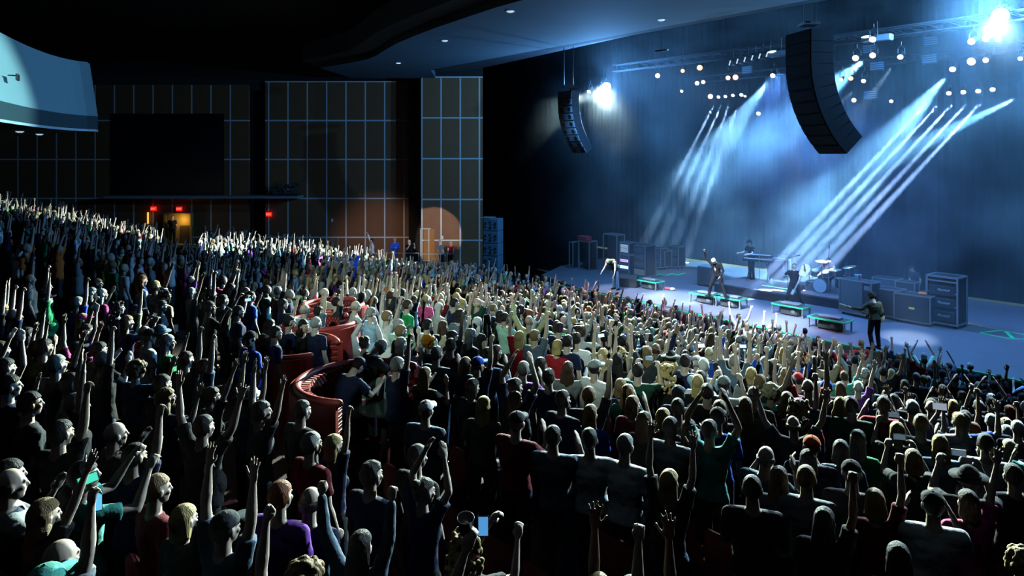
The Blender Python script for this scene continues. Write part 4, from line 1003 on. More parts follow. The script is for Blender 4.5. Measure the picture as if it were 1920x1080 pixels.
# ------------------------------------------------------------------ the band
guitar_w = mat('guitar_white', (.85, .87, .85), .18); guitar_n = mat('guitar_neck', (.45, .42, .40), .4); guitar_d = mat('guitar_sunburst', (.30, .32, .22), .3)
def guitar(loc, M, label, bodym):
    """neck along +x of M, face along -y"""
    t = empty('electric_guitar', tuple(loc), 0, label, 'guitar'); t.scale = (1.15,)*3; t.rotation_mode = 'QUATERNION'; t.rotation_quaternion = M.to_quaternion()
    def fn(v): 
        a = math.atan2(v.z, v.x); return 1+.16*math.cos(2*a)-.10*math.cos(3*a)+.06*math.sin(a)
    mb = MB(); n = 36
    vs = []
    for y in (-.022, .022):
        for k in range(n):
            a = 2*math.pi*k/n; r = .20*(1+.28*math.cos(2*a)-.12*math.cos(a)-(.22 if abs(a) < .25 or abs(a-2*math.pi) < .25 else 0)); vs.append((r*math.cos(a)-.05, y, r*math.sin(a)*.95))
    mb.add(vs, [tuple(range(n)), tuple(reversed(range(n, 2*n)))]+[(k, n+k, n+(k+1) % n, (k+1) % n) for k in range(n)]); mb.build('guitar_body', bodym, t)
    MB().box((.40, -.02, 0), (.62, .028, .055), bev=.008).build('neck', guitar_n, t); MB().box((.78, -.02, .01), (.17, .022, .09), bev=.01).build('headstock', bodym, t)
    MB().box((-.08, -.03, 0), (.05, .02, .09)).build('bridge', chrome, t); [MB().box((.01+.07*i, -.03, 0), (.035, .018, .085)).build('pickup', flight, t) for i in (0, 1)]
    return t
def basis(xd, yd):
    x = Vector(xd).normalized(); y = Vector(yd); y = (y-x*y.dot(x)).normalized(); return Matrix((x, y, x.cross(y))).transposed()
AUD = math.atan2(NY, NX)-math.pi/2        # facing the audience
# bent-over player on the left
special(Pz(1155, 543, STZ), AUD+.15, dict(uaR=(.25, .35, -1), faR=(.15, .75, -.8), uaL=(-.2, .3, -1), faL=(-.1, .5, -1)), False, ('long', 'blond'), 'beige', 'denim',
        'long-haired blond musician bending low at left of stage, arms hanging', sleeve='tank', bend=.95, headrot=(-.5, 0, 0), scale=1.08, hands=('fist', 'relax'))
# singer, right fist up, head bowed, on the pair of platforms
SZ = STZ+.40
special(Pz(1345, 559, SZ), AUD+.1, dict(uaL=(-.5, .0, -1), faL=(.25, .45, -.75), uaR=(.75, -.05, .62), faR=(.28, .1, 1), hipR=(.10, 0, .90), knR=(.26, .06, .47), anR=(.36, 0, .09), toeR=(.44, .13, .035), hipL=(-.10, 0, .90), knL=(-.26, .06, .47), anL=(-.36, 0, .09), toeL=(-.44, .13, .035)),
        False, ('short', 'pale blond'), 'black', 'black', 'singer in open black jacket, pale hair, fist raised, bowing his head', sleeve='long', bend=.30, headrot=(-.7, 0, 0), hands=('fist', 'relax'))
sgc = MB().ell((0, .108, 1.22), (.045, .030, .13), rotx(-.30), 16, 10); sing = [o_ for o_ in COL.objects if o_.get('label', '').startswith('singer')][0]; sgc.V = [tuple(Vector(q)+V3(0, .08, -.02)) for q in sgc.V]; cb_ = sgc.build('bare_chest', SKIN[3], sing, smooth=True)
# keyboard player
kbp = Pz(1409, 523, kz)
special(kbp, AUD-.35, dict(uaR=(.3, .5, -.8), faR=(0, 1, -.1), uaL=(-.3, .5, -.8), faL=(0, 1, -.1)), False, ('curly', 'dark'), 'black', 'black', 'dark-haired keyboard player standing at keyboards on riser', bend=.12, headrot=(-.2, 0, .3), scale=1.03)
# guitarist with white guitar, leaning back
gp = Pz(1489, 578, STZ)
special(gp, AUD+.45, dict(uaR=(.55, .25, -.6), faR=(-.35, .8, .25), uaL=(-.55, .5, .2), faL=(.1, .45, .9), hipR=(.10, 0, .90), knR=(.22, .18, .48), anR=(.30, .02, .09), toeR=(.34, .16, .035), hipL=(-.10, 0, .90), knL=(-.20, .02, .47), anL=(-.34, -.22, .09), toeL=(-.40, -.08, .035)),
        False, ('short', 'brown'), 'black', 'charcoal', 'guitarist in black centre stage holding bright white guitar high', bend=-.22, headrot=(.3, 0, 0), hands=('fist', 'fist'), scale=1.02)
guitar(gp+V3(.26, -.26, 1.46), basis((-.50, -.15, -.80), (-.35, -.9, .1)), 'bright white electric guitar swung up at shoulder height centre stage', guitar_w)
# drummer, sitting
dp = DK+Matrix.Rotation(ROT, 3, 'Z') @ V3(-.1, .62, 0)
special(dp, AUD, dict(pel=(0, 0, .60), hipR=(.1, .02, .58), knR=(.22, .42, .52), anR=(.2, .45, .09), toeR=(.22, .6, .035), hipL=(-.1, .02, .58), knL=(-.22, .42, .52), anL=(-.2, .45, .09), toeL=(-.22, .6, .035), uaR=(.6, .35, -.6), faR=(.3, .9, .25), uaL=(-.5, .4, -.7), faL=(.2, .9, .2)),
        False, ('long', 'dark'), 'red', 'black', 'long-haired drummer in red sitting behind drum kit', sleeve='tank', hands=('fist', 'fist'), bend=.15, headrot=(-.3, 0, .3))
R0 = Matrix.Rotation(AUD, 3, 'Z')
for sx, w_ in ((.62, 'outer'), (-.45, 'inner')):
    a = dp+R0 @ V3(sx, .62, 1.02); tag(MB().tube([(0, 0, 0), R0 @ V3(.05, .38, .12 if sx > 0 else -.06)], .008, 6).build('drumstick', mat('stick_wood', (.7, .6, .45), .5), loc=a), 'pale '+w_+' drumstick in the drummer\'s fist', 'drumstick')
# guitarist at the right, seen from behind
rp_ = Pz(1640, 655, STZ)
special(rp_, .20, dict(uaL=(-.75, .2, -.55), faL=(-.80, .45, .10), uaR=(.35, -.05, -1), faR=(.05, .45, -.9), hipR=(.10, 0, .92), knR=(.14, .05, .50), anR=(.15, 0, .09), toeR=(.18, .14, .035), hipL=(-.10, 0, .92), knL=(-.15, .02, .50), anL=(-.14, -.08, .09), toeL=(-.2, .05, .035)),
        False, ('curly', 'dark'), 'dull olive', 'black', 'dark-haired guitarist in olive shirt seen from behind at stage edge', sleeve='long', hands=('fist', 'relax'), bend=.08, headrot=(-.25, 0, 0), scale=1.01)
guitar(rp_+V3(.02, .22, 1.02), basis((-.93, .25, .30), (.2, .95, 0)), 'electric guitar held by the guitarist at the right, neck pointing left', guitar_d)
# technician behind the amps
p = Pz(1716, 558, STZ)
special(V3(p.x, p.y, STZ), 1.9, dict(pel=(0, 0, .62), hipR=(.1, .02, .58), knR=(.15, .42, .52), anR=(.15, .45, .09), toeR=(.15, .6, .035), hipL=(-.1, .02, .58), knL=(-.15, .42, .52), anL=(-.15, .45, .09), toeL=(-.15, .6, .035)), False, ('short', 'brown'), 'charcoal', 'black',
        'stage technician sitting in shadow behind the amplifier row', bend=.2, headrot=(-.4, 0, 0))
tc = empty('stool', (p.x, p.y, STZ), 0, 'dark round stool under the stage technician', 'stool'); MB().cyl((0, 0, .44), (0, 0, .50), .18, seg=20).build('seat', flight, tc)
for k in range(3): MB().tube([(0, 0, .44), (math.cos(k*2.1)*.2, math.sin(k*2.1)*.2, .02)], .015, 6).build('leg', flight, tc)

# ------------------------------------------------------------------ audience members with poses of their own
zz = 2.42
a = solve(470, 622, 1.74); sz_ = floor_z(*a)
so, sJ = special(V3(a[0], a[1], sz_), math.pi-.75, {}, False, ('crop', 'dark'), 'blue', 'navy', 'person in blue polo and dark cap with badge, facing back from stage', fat=1.13, cap='black', headrot=(-.1, 0, .5))
bd = empty('badge', (0, 0, 0)); bd.parent = so; bd.location = (0, .165, 1.18); MB().box((0, 0, 0), (.085, .008, .07)).build('card', mat('badge_white', (.8, .8, .82), .5), bd); MB().tube([(0, 0, .03), (-.05, -.03, .16), (-.06, -.10, .27)], .005, 5).build('lanyard', shirt_mat('navy'), bd); MB().tube([(0, 0, .03), (.05, -.03, .16), (.06, -.10, .27)], .005, 5).build('lanyard', shirt_mat('navy'), bd)
sit = dict(pel=(0, 0, .60), hipR=(.1, .02, .58), knR=(.17, .45, .54), anR=(.17, .48, .09), toeR=(.17, .62, .035), hipL=(-.1, .02, .58), knL=(-.17, .45, .54), anL=(-.17, .48, .09), toeL=(-.17, .62, .035), uaR=(.2, .6, -.7), faR=(-.2, .8, .35), uaL=(-.2, .6, -.7), faL=(.2, .8, .35))
z0 = floor_z(-2.2, 9.2)
special(V3(-2.22, 10.15, z0+.40), -.9, sit, False, ('balding', 'grey'), 'charcoal', 'black', 'balding seated person leaning forward in nearest red booth', bend=.35, headrot=(-.4, 0, 0), fat=1.1)
special(V3(-2.42, 9.50, z0+.30), -.7, sit, False, ('crop', 'dark'), 'navy', 'black', 'seated person in dark cap leaning over booth table', bend=.45, headrot=(-.3, 0, 0), cap='navy')
# ------------------------------------------------------------------ the audience
# one line per person read off the photograph: head x, head-top y | pose | hair | shirt | extras
CROWD = '''
10,866|down|short dark|white
27,884|clap|balding dark|grey
75,948|right_out|wavy sandy|black|f
126,1006|right_up|balding dark|light grey
97,1064|down|bald -|teal|cap=teal
290,898|down|short sandy|maroon
355,950|right_up|bob blond|charcoal|f
432,958|both_up|short dark|slate|cap=charcoal
247,836|right_up|short dark|navy
216,793|clap|bald -|black
112,788|right_up|short dark|black|s1
168,862|phone|short dark|teal
20,580|fist_both|balding sandy|navy|s3
4,573|both_up|bob blond|charcoal|f
50,614|clap|bob dark|black|f
82,637|wave_both|short dark|olive|s1
66,640|v_up|long brown|maroon|f
113,664|down|short grey|black
151,590|phone_high|wavy blond|charcoal|f|cap=pink
171,608|clap_high|short brown|purple|f|tank
181,643|clap|short dark|black
203,660|right_up|short grey|black
148,556|right_up|short grey|blue
252,574|right_up|crop dark|pale yellow|cap=navy
273,618|down|short dark|white|cap=black
300,612|down|short brown|black|hat=slate
313,628|wave|straight grey|green
357,658|right_up|short brown|black
392,676|right_up|short brown|slate
251,680|wave|curly sandy|denim|f
301,703|down|short dark|black
317,727|wave|wavy sandy|navy|f
399,730|right_out|pony dark|black|f
445,574|down|crop dark|navy|fat
425,552|phone|short dark|charcoal
397,566|clap|short dark|black|s2
464,730|both_up|bob blond|slate|f|hat=white
489,757|v_up|short dark|charcoal
565,751|down|short dark|black
383,778|v_up|short dark|black|fat
593,808|down|short grey|maroon
629,815|right_up|bob blond|navy|f
700,868|down|spiky dark|navy
786,830|down|short dark|black
796,903|clap_high|bun dark|navy|f
523,898|down|short auburn|purple
577,921|down|balding dark|navy
873,994|phone|bigcurly blond|charcoal|f
661,1002|fist_both|straight dark|slate|long|f
574,1066|down|curly sandy|black
516,1105|left_up|short dark|black
740,1112|phone_high|short dark|black
966,768|clap|crop dark|maroon|cap=charcoal
1050,796|clap|short dark|slate
1118,801|down|short dark|white
1174,820|down|crop grey|white|fat
1260,786|clap|crop dark|light grey
1257,879|both_up|straight blond|charcoal|f
1343,790|clap_high|short dark|teal|s2
1421,891|crossed|crop dark|black|fat
1428,832|clap|balding grey|slate
1113,1068|right_up|short sandy|black
1195,1092|both_up|short dark|black|s2
1462,880|down|straight brown|grey|f
1510,846|clap|bob dark|charcoal|f
1523,880|down|short sandy|grey
1584,824|down|bob dark|slate|f
1616,808|down|straight dark|green|f
1611,870|down|crop dark|black|cap=black
1652,917|right_up|bob sandy|maroon|f
1553,952|right_up|straight dark|black|f|s2
1713,842|phone|bob sandy|charcoal|f
1768,815|down|straight blond|pale blue|f
1753,923|clap|crop dark|white|cap=black
1808,922|right_out|bob brown|pink|f
1699,1028|down|bob dark|black|f
1855,815|down|short dark|white
1820,876|phone|short dark|black|hat=black
1903,1028|down|curly blond|charcoal|f
1905,870|crossed|crop dark|black
1513,818|down|bald -|navy|cap=orange
1605,743|down|crop dark|dark green|fat
1649,741|clap|crop dark|red|fat
1523,713|both_up|bald -|red
1556,714|down|crop dark|navy|cap=blue
1576,718|down|straight brown|charcoal|f
1571,745|clap|long blond|black|f
1673,737|clap|bob dark|charcoal|f
1703,749|down|short white|black
1720,779|down|short sandy|charcoal
1780,748|phone_high|straight blond|grey|f
1829,749|down|crop grey|navy
1863,777|down|short white|navy
1809,775|wave|spiky dark|blue
1791,773|down|short blond|white
1906,790|down|short white|charcoal
1503,752|right_up|bigcurly sandy|navy|f
1446,721|down|curly pale_blond|teal|f
1478,738|clap|wavy sandy|maroon|f
1691,796|phone|bob blond|charcoal|f
1605,668|v_up|short dark|light grey|long
1626,694|down|curly white|olive|f
1636,713|down|bob dark|slate|f
1219,650|horns_both|straight sandy|charcoal|f
1198,681|phone|short dark|dark green
1253,685|down|bigcurly blond|black|f
1262,660|down|wavy blond|black|f|hat=black/white
1282,664|down|short dark|navy|fat
1321,675|clap|short white|pale blue
1335,654|phone_high|bob pale_blond|blue|f|long
1309,697|down|bob dark|white|f
1311,706|down|straight blond|black|f
1328,717|down|short dark|black
1350,704|phone|crop dark|light grey|cap=grey
1380,667|both_up|short grey|slate|fat
1416,725|down|balding dark|black|fat
1275,722|down|pony dark|navy|f|cap=navy
1176,724|clap|straight sandy|dark green|f
1187,745|down|bob sandy|maroon|f
1346,750|down|straight sandy|charcoal|f
1254,768|down|wavy blond|charcoal|f
1004,620|right_up|crop sandy|slate|fat
1043,639|down|bob blond|red|f|tank
1081,623|down|crop dark|white|fat
1063,626|down|short dark|navy
976,622|left_up|straight blond|red|f
931,648|down|bob brown|black|f
911,652|clap|short dark|denim
871,668|down|straight sandy|navy|f
976,676|clap|short grey|purple
1012,672|down|straight dark|black|f
1040,691|down|spiky dark|navy
1058,680|wave|long brown|grey|f
1119,674|down|crop dark|white|tank|cap=grey
1165,655|both_up|curly blond|beige|f
1163,665|down|straight dark|black|f
900,670|right_up|bald -|navy|cap=blue
881,710|down|bob dark|charcoal|f
966,713|clap_high|short dark|navy
967,737|down|straight brown|charcoal|f
1130,655|both_up|wavy blond|beige|f
572,571|down|balding grey|pale blue
602,575|right_up|short dark|slate|f
569,601|down|wavy dark|black|f|face2
592,596|down|crop grey|navy|fat|
664,564|clap|balding grey|light grey|long|fat
697,576|clap|crop grey|pale blue
681,630|clap_high|bun dark|white|long|f|skirt=purple
722,583|v_up|short sandy|white|fat
752,599|clap|short grey|mint
755,611|down|short sandy|black|fat
761,562|down|short brown|green
798,554|down|pony blond|pink|f
824,568|down|straight white|light grey|f
851,559|down|short dark|navy
804,597|down|short dark|mint
801,630|down|curly orange|navy|f
827,602|wave|bob brown|beige|f
851,621|right_up|short dark|black
847,636|down|short dark|black|fat
819,650|clap|short grey|slate
757,634|clap|straight grey|navy|f
747,672|right_up|short grey|navy|fat
795,690|clap|straight sandy|charcoal|f
903,745|down|straight blond|charcoal|f
1061,735|down|crop dark|navy|fat
1100,727|right_up|short sandy|black
1114,760|down|straight sandy|blue|f
1170,712|clap|bob sandy|navy|f
1206,776|down|straight brown|black|f
1271,744|down|crop dark|black
1300,785|clap|straight brown|navy|f
1345,768|down|crop dark|blue|cap=black
1392,747|down|straight sandy|black|f
1466,690|right_up|wavy sandy|navy|f
1493,706|clap|bob dark|purple|f
1420,700|v_up|short sandy|charcoal
1402,690|right_up|bob blond|grey|f
1440,676|both_up|short dark|denim
1530,668|right_up|short grey|charcoal
1500,668|both_up|short sandy|blue
1548,672|right_up|crop dark|beige
1590,695|right_out|short brown|teal
1660,690|v_up|short dark|charcoal
1680,673|fist_both|bob dark|maroon|f
1729,670|v_up|crop dark|maroon
1714,700|down|short grey|charcoal
1742,690|down|bob dark|black|f
1760,692|down|short dark|black
1790,700|down|short dark|charcoal
1820,700|wave_both|short dark|black
1862,715|right_out|short dark|black
1880,720|down|bob dark|maroon|f
1908,735|right_up|short dark|maroon
1885,760|down|straight auburn|red|f
1855,745|down|short dark|black
1770,720|clap|short dark|black
1700,712|down|bob dark|charcoal|f
130,700|down|short dark|black
28,700|wave|short dark|navy
8,640|down|short brown|black
60,740|down|short dark|charcoal
150,740|both_up|short grey|black
520,612|down|short dark|navy
545,590|down|short dark|navy|fat
500,600|clap|bob dark|charcoal|f
475,545|down|short dark|blue
532,560|wave|long dark|navy|f
608,541|clap|bald -|beige
640,530|down|short dark|navy
632,556|right_up|short dark|charcoal
658,540|down|crop grey|black
'''
MAXIND = 296
SEED_SKIP = []
people = []
def pname(c): return c.replace('_', ' ')
for ln in CROWD.strip().split('\n'):
    f = [x.strip() for x in ln.split('|')]
    px, py = [float(x) for x in f[0].split(',')]
    hk, hc = f[2].split(' ', 1); d = dict(px=px, py=py, pose=f[1], hair=(hk, pname(hc) if hc != '-' else 'dark'), shirt=f[3], ann=True, fem=False, sleeve='short', fat=1.0, skin=0, scale=None)
    for e in f[4:]:
        if e == 'f': d['fem'] = True
        elif e in ('long', 'tank'): d['sleeve'] = e
        elif e == 'fat': d['fat'] = 1.13
        elif e[:1] == 's' and e[1:].isdigit(): d['skin'] = int(e[1:])
        elif e.startswith('cap='): d['cap'] = e[4:]
        elif e.startswith('hat='): a = e[4:].split('/'); d['hat'] = (a[0], a[-1])
        elif e.startswith('skirt='): d['legs'] = e[6:]; d['legk'] = 'skirt'
        elif e == 'face2': d['turn'] = -1.2
    d['sc'] = .95 if d['fem'] else 1.0
    # where that head stands: on the stepped floor below it
    h = 1.745*d['sc']
    r = solve(px, py, h)
    if r is None: continue
    d['x'], d['y'] = r; people.append(d)
# keep annotated people from standing inside each other
def too_close(x, y, lst, dmin):
    return any((x-q['x'])**2+(y-q['y'])**2 < dmin*dmin for q in lst)
def in_booth(x, y, pad=.35):
    for b in BOOTHS:
        if (x-b[0])**2+(y-b[1])**2 < (b[2]+pad)**2: return True
    return False
def screen_clear(px, py, s, lst):
    """a filled-in person may not cover a placed head"""
    for q in lst:
        if not q.get('ann'): continue
        sq = F/q['y']
        if sq < s*1.02 and abs(q['px']-px) < .30*s and -.15*s < (q['py']-py) < 1.1*s: return False
    return True
AISLES = [((-4.9, 13.5), (-3.1, 9.8), 1.0)]
def in_aisle(x, y):
    u, v = to_uv(x, y)
    if 11.6 < v < 13.0 and u > 9.5: return True         # stair down the far block
    if -20 < x < -2.6 and abs(y-(9.3+.02*x)) < .0: return True
    return False
fills = []
r2 = random.Random(77)
u = .55
rowi = 0
while u < 34:
    v = -9.0+(rowi % 2)*.3
    while v < 46:
        uu = u+r2.uniform(-.12, .12); vv = v+r2.uniform(-.13, .13); v += .62
        p = uv(uu, vv)
        if p.y < 7.5 or p.y > 41.6: continue
        if p.y > 37.2 and -9.8 < p.x < -1.0: continue
        if p.x > -1.5 and p.y > 36: continue
        if p.y > 39.6: continue
        z = floor_z(p.x, p.y)
        h = r2.uniform(1.60, 1.82); px, py = proj((p.x, p.y, z+h))
        if px < -30 or px > 1950 or py > 1100: continue
        s = F/p.y
        if in_booth(p.x, p.y) or in_aisle(p.x, p.y): continue
        if too_close(p.x, p.y, people, .50): continue
        if 820 < px < 1110 and py > 800: continue
        if p.y < 14 and 380 < px < 780 and 600 < py < 1000: continue
        if p.y < 13.5 and px < 420: 
            if r2.random() < .6: continue
        if not screen_clear(px, py, s, people): continue
        if (uu > 19.5 and vv > 14) and r2.random() < (uu-19.5)*.35: continue
        if 300 < px < 372 and p.y > 30: continue
        fills.append(dict(x=p.x, y=p.y, u=uu, v=vv, px=px, py=py, h=h))
    u += ROW; rowi += 1
fills.sort(key=lambda d: d['y'])
HC = ['dark']*9+['brown']*5+['blond']*6+['pale blond']*2+['grey']*4+['sandy']*4+['auburn', 'white']
HK_M = ['short']*5+['crop']*3+['spiky']*2+['balding']*2+['bald']; HK_F = ['straight']*3+['long']*3+['bob']*3+['wavy']*2+['pony', 'bun', 'bigcurly']
SC_ = ['black']*6+['navy']*5+['charcoal']*3+['white']*4+['light grey']*3+['grey']*3+['slate']*3+['pale blue']*2+['red', 'maroon', 'teal', 'mint', 'green', 'blue', 'purple', 'pink', 'beige', 'olive', 'denim', 'dark green', 'pale yellow', 'orange']
PO = ['right_up']*4+['both_up']*2+['v_up']*3+['clap_high']*3+['clap']*3+['down']*14+['clap']*2+['wave']+['left_up']*2+['horns']*2+['phone', 'phone', 'wave', 'wave_both', 'fist_both', 'phone_high', 'right_out', 'right_out']
for d in fills:
    d['fem'] = r2.random() < .45; d['pose'] = r2.choice(PO)
    k = r2.choice(HK_F if d['fem'] else HK_M); c = r2.choice(HC)
    if k == 'bigcurly' and c == 'white': c = 'blond'
    d['hair'] = (k, c); d['shirt'] = r2.choice(SC_); d['sleeve'] = r2.choice(['short']*5+['long']+(['tank']*2 if d['fem'] else [])); d['fat'] = 1.0 if d['fem'] else r2.choice([1, 1, 1.13])
    d['skin'] = r2.choice([0, 0, 0, 0, 3, 3, 1, 1, 2]); d['sc'] = d['h']/1.745
    if r2.random() < .12 and not d['fem']: d['cap'] = r2.choice(['black', 'navy', 'charcoal', 'white', 'red'])
ind = list(people)
for d in fills:
    if len(ind) >= MAXIND: break
    if 0 < d['px'] < 1920 and d['py'] < 1070: ind.append(d); d['taken'] = True
mass = [d for d in fills if not d.get('taken')]
# ---- a label of its own for each
def base_label(d):
    hk = d['hair'][0]
    if d.get('cap'): t = d['cap']+' cap'
    elif d.get('hat'): t = (d['hat'][0]+' hat with white band' if d['hat'][0] != d['hat'][1] else d['hat'][0]+' brimmed hat')
    else: t = HAIR_TXT[hk].format(d['hair'][1])
    g = SL_TXT[d['sleeve']]
    return f"person in {d['shirt']} {g}, {t}, {POSE_TXT[d['pose']]}"
def zone(d):
    x, y = d['px'], d['y']
    u, v = to_uv(d['x'], d['y'])
    if d['y'] > 26 and v > 18: return 'in the far block' if u > 8 else 'by the panelled wall'
    if u < 3.2: return 'against the stage front'
    if u < 6.5: return 'a few rows behind stage front'
    if d['py'] > 985: return 'at bottom edge'
    if x < 240 and d['y'] < 14: return 'at far left block'
    if abs(x-600) < 150 and 500 < d['py'] < 830: return 'around the red booths'
    if x < 560: return 'in block left of booths'
    if x > 1640: return 'at right edge'
    if x > 1180: return 'right of centre'
    return 'in centre rows'
seen = {}
for d in ind: d['label'] = base_label(d)
from collections import Counter
for stage_ in range(3):
    cnt = Counter(d['label'] for d in ind)
    if stage_ == 0:
        for d in ind:
            if cnt[d['label']] > 1: d['label'] += ' '+zone(d)
    else:
        ordn = ['leftmost', 'second', 'third', 'fourth', 'fifth', 'sixth', 'seventh', 'eighth']
        for lab, n in cnt.items():
            if n > 1:
                g = sorted([d for d in ind if d['label'] == lab], key=lambda d: d['px'])
                for i, d in enumerate(g): d['label'] = lab.replace('person in', f"{ordn[min(i,7)]} person in", 1) if i else lab.replace('person in', 'leftmost person in', 1)
        break
TURN = (12.0, 27.0)
for d in ind:
    u, v = to_uv(d['x'], d['y']); z = floor_z(d['x'], d['y'])
    tx, ty = (12.0, 27.0) if d['x'] > -6 else (9, 30)
    rr = random.Random(int(d['x']*1000)); ang = math.atan2(ty-d['y'], tx-d['x'])-math.pi/2+rr.uniform(-.32, .32)+d.get('turn', 0)
    o = make_person((d['x'], d['y'], z), ang, d['pose'], d['hair'], d['shirt'], d['sleeve'], d['fem'], d['skin'], d['sc'], d['fat'], d.get('cap'), d.get('hat'),
                d.get('legs', rr.choice(['navy', 'denim', 'black', 'charcoal'])), d.get('legk', 'long'), label=d['label'], group='standing audience', tilt=(rr.uniform(-.02, .05), rr.uniform(-.04, .04)))
    d['obj'] = o; d['z'] = z; d['ang'] = ang
print('individual people', len(ind), 'mass', len(mass))

# ---- the rest of the audience: hundreds more, one object
mslots = [SKIN[0], SKIN[1], SKIN[2], SKIN[3]]+[shirt_mat(c) for c in SHIRTC]+[hair_mat(c) for c in HAIRC]
sidx = {c: 4+i for i, c in enumerate(SHIRTC)}; hidx = {c: 4+len(SHIRTC)+i for i, c in enumerate(HAIRC)}
def simple_mb(pose, fem, hk):
    """returns list of (kind, MB)"""
    J = joints(pose, fem); out = []
    b = MB(); H = J['hd']
    b.ell(H+V3(0, .012, 0), (.070, .088, .108), None, 8, 6); b.tube([J['nk'], H-V3(0, .01, .06)], [.056, .052], 6, caps=False)
    for nm in 'RL':
        sh, el, wr, f = J['sh'+nm], J['el'+nm], J['wr'+nm], J['hd'+nm]
        b.tube([sh.lerp(el, .5), el, wr, wr+f*.03], [.045, .038, .026, .03], 6)
        d = f.normalized(); n = J['pn'+nm]; n = (n-d*n.dot(d)).normalized(); s_ = d.cross(n)
        b.ell(wr+d*.06, (.042, .02, .055), Matrix((s_, n, d)).transposed(), 6, 4)
        if J['hk'+nm] in ('open', 'flat', 'horns'):
            for k in ((-1, 0, 1) if J['hk'+nm] != 'horns' else (-1, 1)):
                b.tube([wr+d*.09+s_*k*.024, wr+d*.17+s_*k*(.040 if J['hk'+nm] != 'flat' else .026)], [.012, .010], 4, caps=False)
    out.append(('skin', b))
    t = MB(); T = J['T']
    t.tube([V3(0, 0, .88), V3(0, 0, 1.0), J['wai'], J['che'], J['nk']-V3(0, 0, .03)], [.18, .175, .155, .19, .09], 10, caps=False, flat=.7, up=V3(0, 1, 0))
    for nm in 'RL':
        sd = 1 if nm == 'R' else -1
        t.tube([J['che']+V3(sd*.07, 0, .05), J['sh'+nm], J['sh'+nm].lerp(J['el'+nm], .6)], [.09, .072, .064], 7)
    out.append(('shirt', t))
    l = MB(); l.tube([V3(0, 0, .05), V3(0, 0, .5), V3(0, 0, .95)], [.13, .14, .17], 8, caps=False, flat=.7, up=V3(0, 1, 0)); out.append(('legs', l))
    h = MB()
    if hk != 'bald':
        h.ell(H+V3(0, -.016, .026), (.084, .104, .106), None, 9, 7, fn=lambda v: .72 if (v.y > .1 and v.z < .25) or v.z < -.65 else 1)
        if hk in ('long', 'straight', 'wavy', 'bigcurly'):
            h.tube([H+V3(0, -.05, .03), H+V3(0, -.075, -.12), H+V3(0, -.10, -.30)], [.08, .105 if hk != 'bigcurly' else .15, .075], 8, flat=.6, up=V3(0, 1, 0))
        elif hk == 'bob': h.tube([H+V3(0, -.03, .03), H+V3(0, -.04, -.13)], [.085, .095], 8, flat=.8, up=V3(0, 1, 0))
        elif hk == 'pony': h.tube([H+V3(0, -.13, .03), H+V3(0, -.14, -.15)], [.03, .02], 6)
    out.append(('hair', h)); return out
tmpl = {}
AV, AF4, AM, base = [], [], [], 0
loops, starts, totals = [], [], []
lp = 0
for d in mass:
    k = (d['pose'], d['fem'], d['hair'][0])
    if k not in tmpl:
        T_ = []
        for kind, m in simple_mb(*k):
            if m.V: T_.append((kind, np.array(m.V, dtype=np.float64), m.F))
        tmpl[k] = T_
    tx, ty = (12.0, 27.0) if d['x'] > -6 else (9, 30)
    a = math.atan2(ty-d['y'], tx-d['x'])-math.pi/2+r2.uniform(-.35, .35); ca, sa = math.cos(a), math.sin(a)
    z = floor_z(d['x'], d['y']); R = np.array([[ca, sa, 0], [-sa, ca, 0], [0, 0, 1]])*d['sc']
    for kind, V, Fs in tmpl[k]:
        q = V @ R; q[:, 0] += d['x']; q[:, 1] += d['y']; q[:, 2] += z; AV.append(q)
        mi = {'skin': d['skin'], 'shirt': sidx[d['shirt']], 'legs': sidx['charcoal'], 'hair': hidx[d['hair'][1]]}[kind]
        for f in Fs:
            starts.append(lp); totals.append(len(f)); loops.extend(i+base for i in f); lp += len(f); AM.append(mi)
        base += len(V)
me = bpy.data.meshes.new('distant_audience'); AVn = np.concatenate(AV)
me.vertices.add(len(AVn)); me.vertices.foreach_set('co', AVn.ravel()); me.loops.add(len(loops)); me.loops.foreach_set('vertex_index', loops)
me.polygons.add(len(starts)); me.polygons.foreach_set('loop_start', starts); me.polygons.foreach_set('loop_total', totals); me.polygons.foreach_set('material_index', AM)
me.polygons.foreach_set('use_smooth', [True]*len(starts)); me.update(calc_edges=True)
for m in mslots: me.materials.append(m)
o = bpy.data.objects.new('distant_audience', me); COL.objects.link(o)
tag(o, 'dense standing audience between the nearer people and the stage and far wall', 'crowd', kind='stuff')
# ------------------------------------------------------------------ things in the audience's hands
phone_m = mat('phone_black', (.02, .02, .022), .35)
def find(px, py):
    return min(ind, key=lambda d: (d['px']-px)**2+(d['py']-py)**2)
def hand_pos(d, nm='R'):
    J = joints(d['pose'], d['fem']); p = J['wr'+nm]+J['hd'+nm]*.10+J['pn'+nm].normalized()*.03
    c, s_ = math.cos(d['ang']), math.sin(d['ang']); p = p*d['sc']
    return V3(d['x']+c*p.x-s_*p.y, d['y']+s_*p.x+c*p.y, d['z']+p.z)
def phone(loc, yaw, label, col, strength=2.5, roll=0, size=(.075, .15)):
    t = empty('phone', tuple(loc), yaw, label, 'phone'); t.rotation_euler[1] = roll
    MB().box((0, 0, 0), (size[0], .010, size[1]), bev=.004).build('case', phone_m, t)
    MB().box((0, -.006, 0), (size[0]*.88, .002, size[1]*.86)).build('screen', mat('screen_%d_%d_%d' % tuple(int(c*100) for c in col), col, .3, emit=strength, ecol=col), t); return t
def at_px(px, py, Y): return P(px, py, Y)
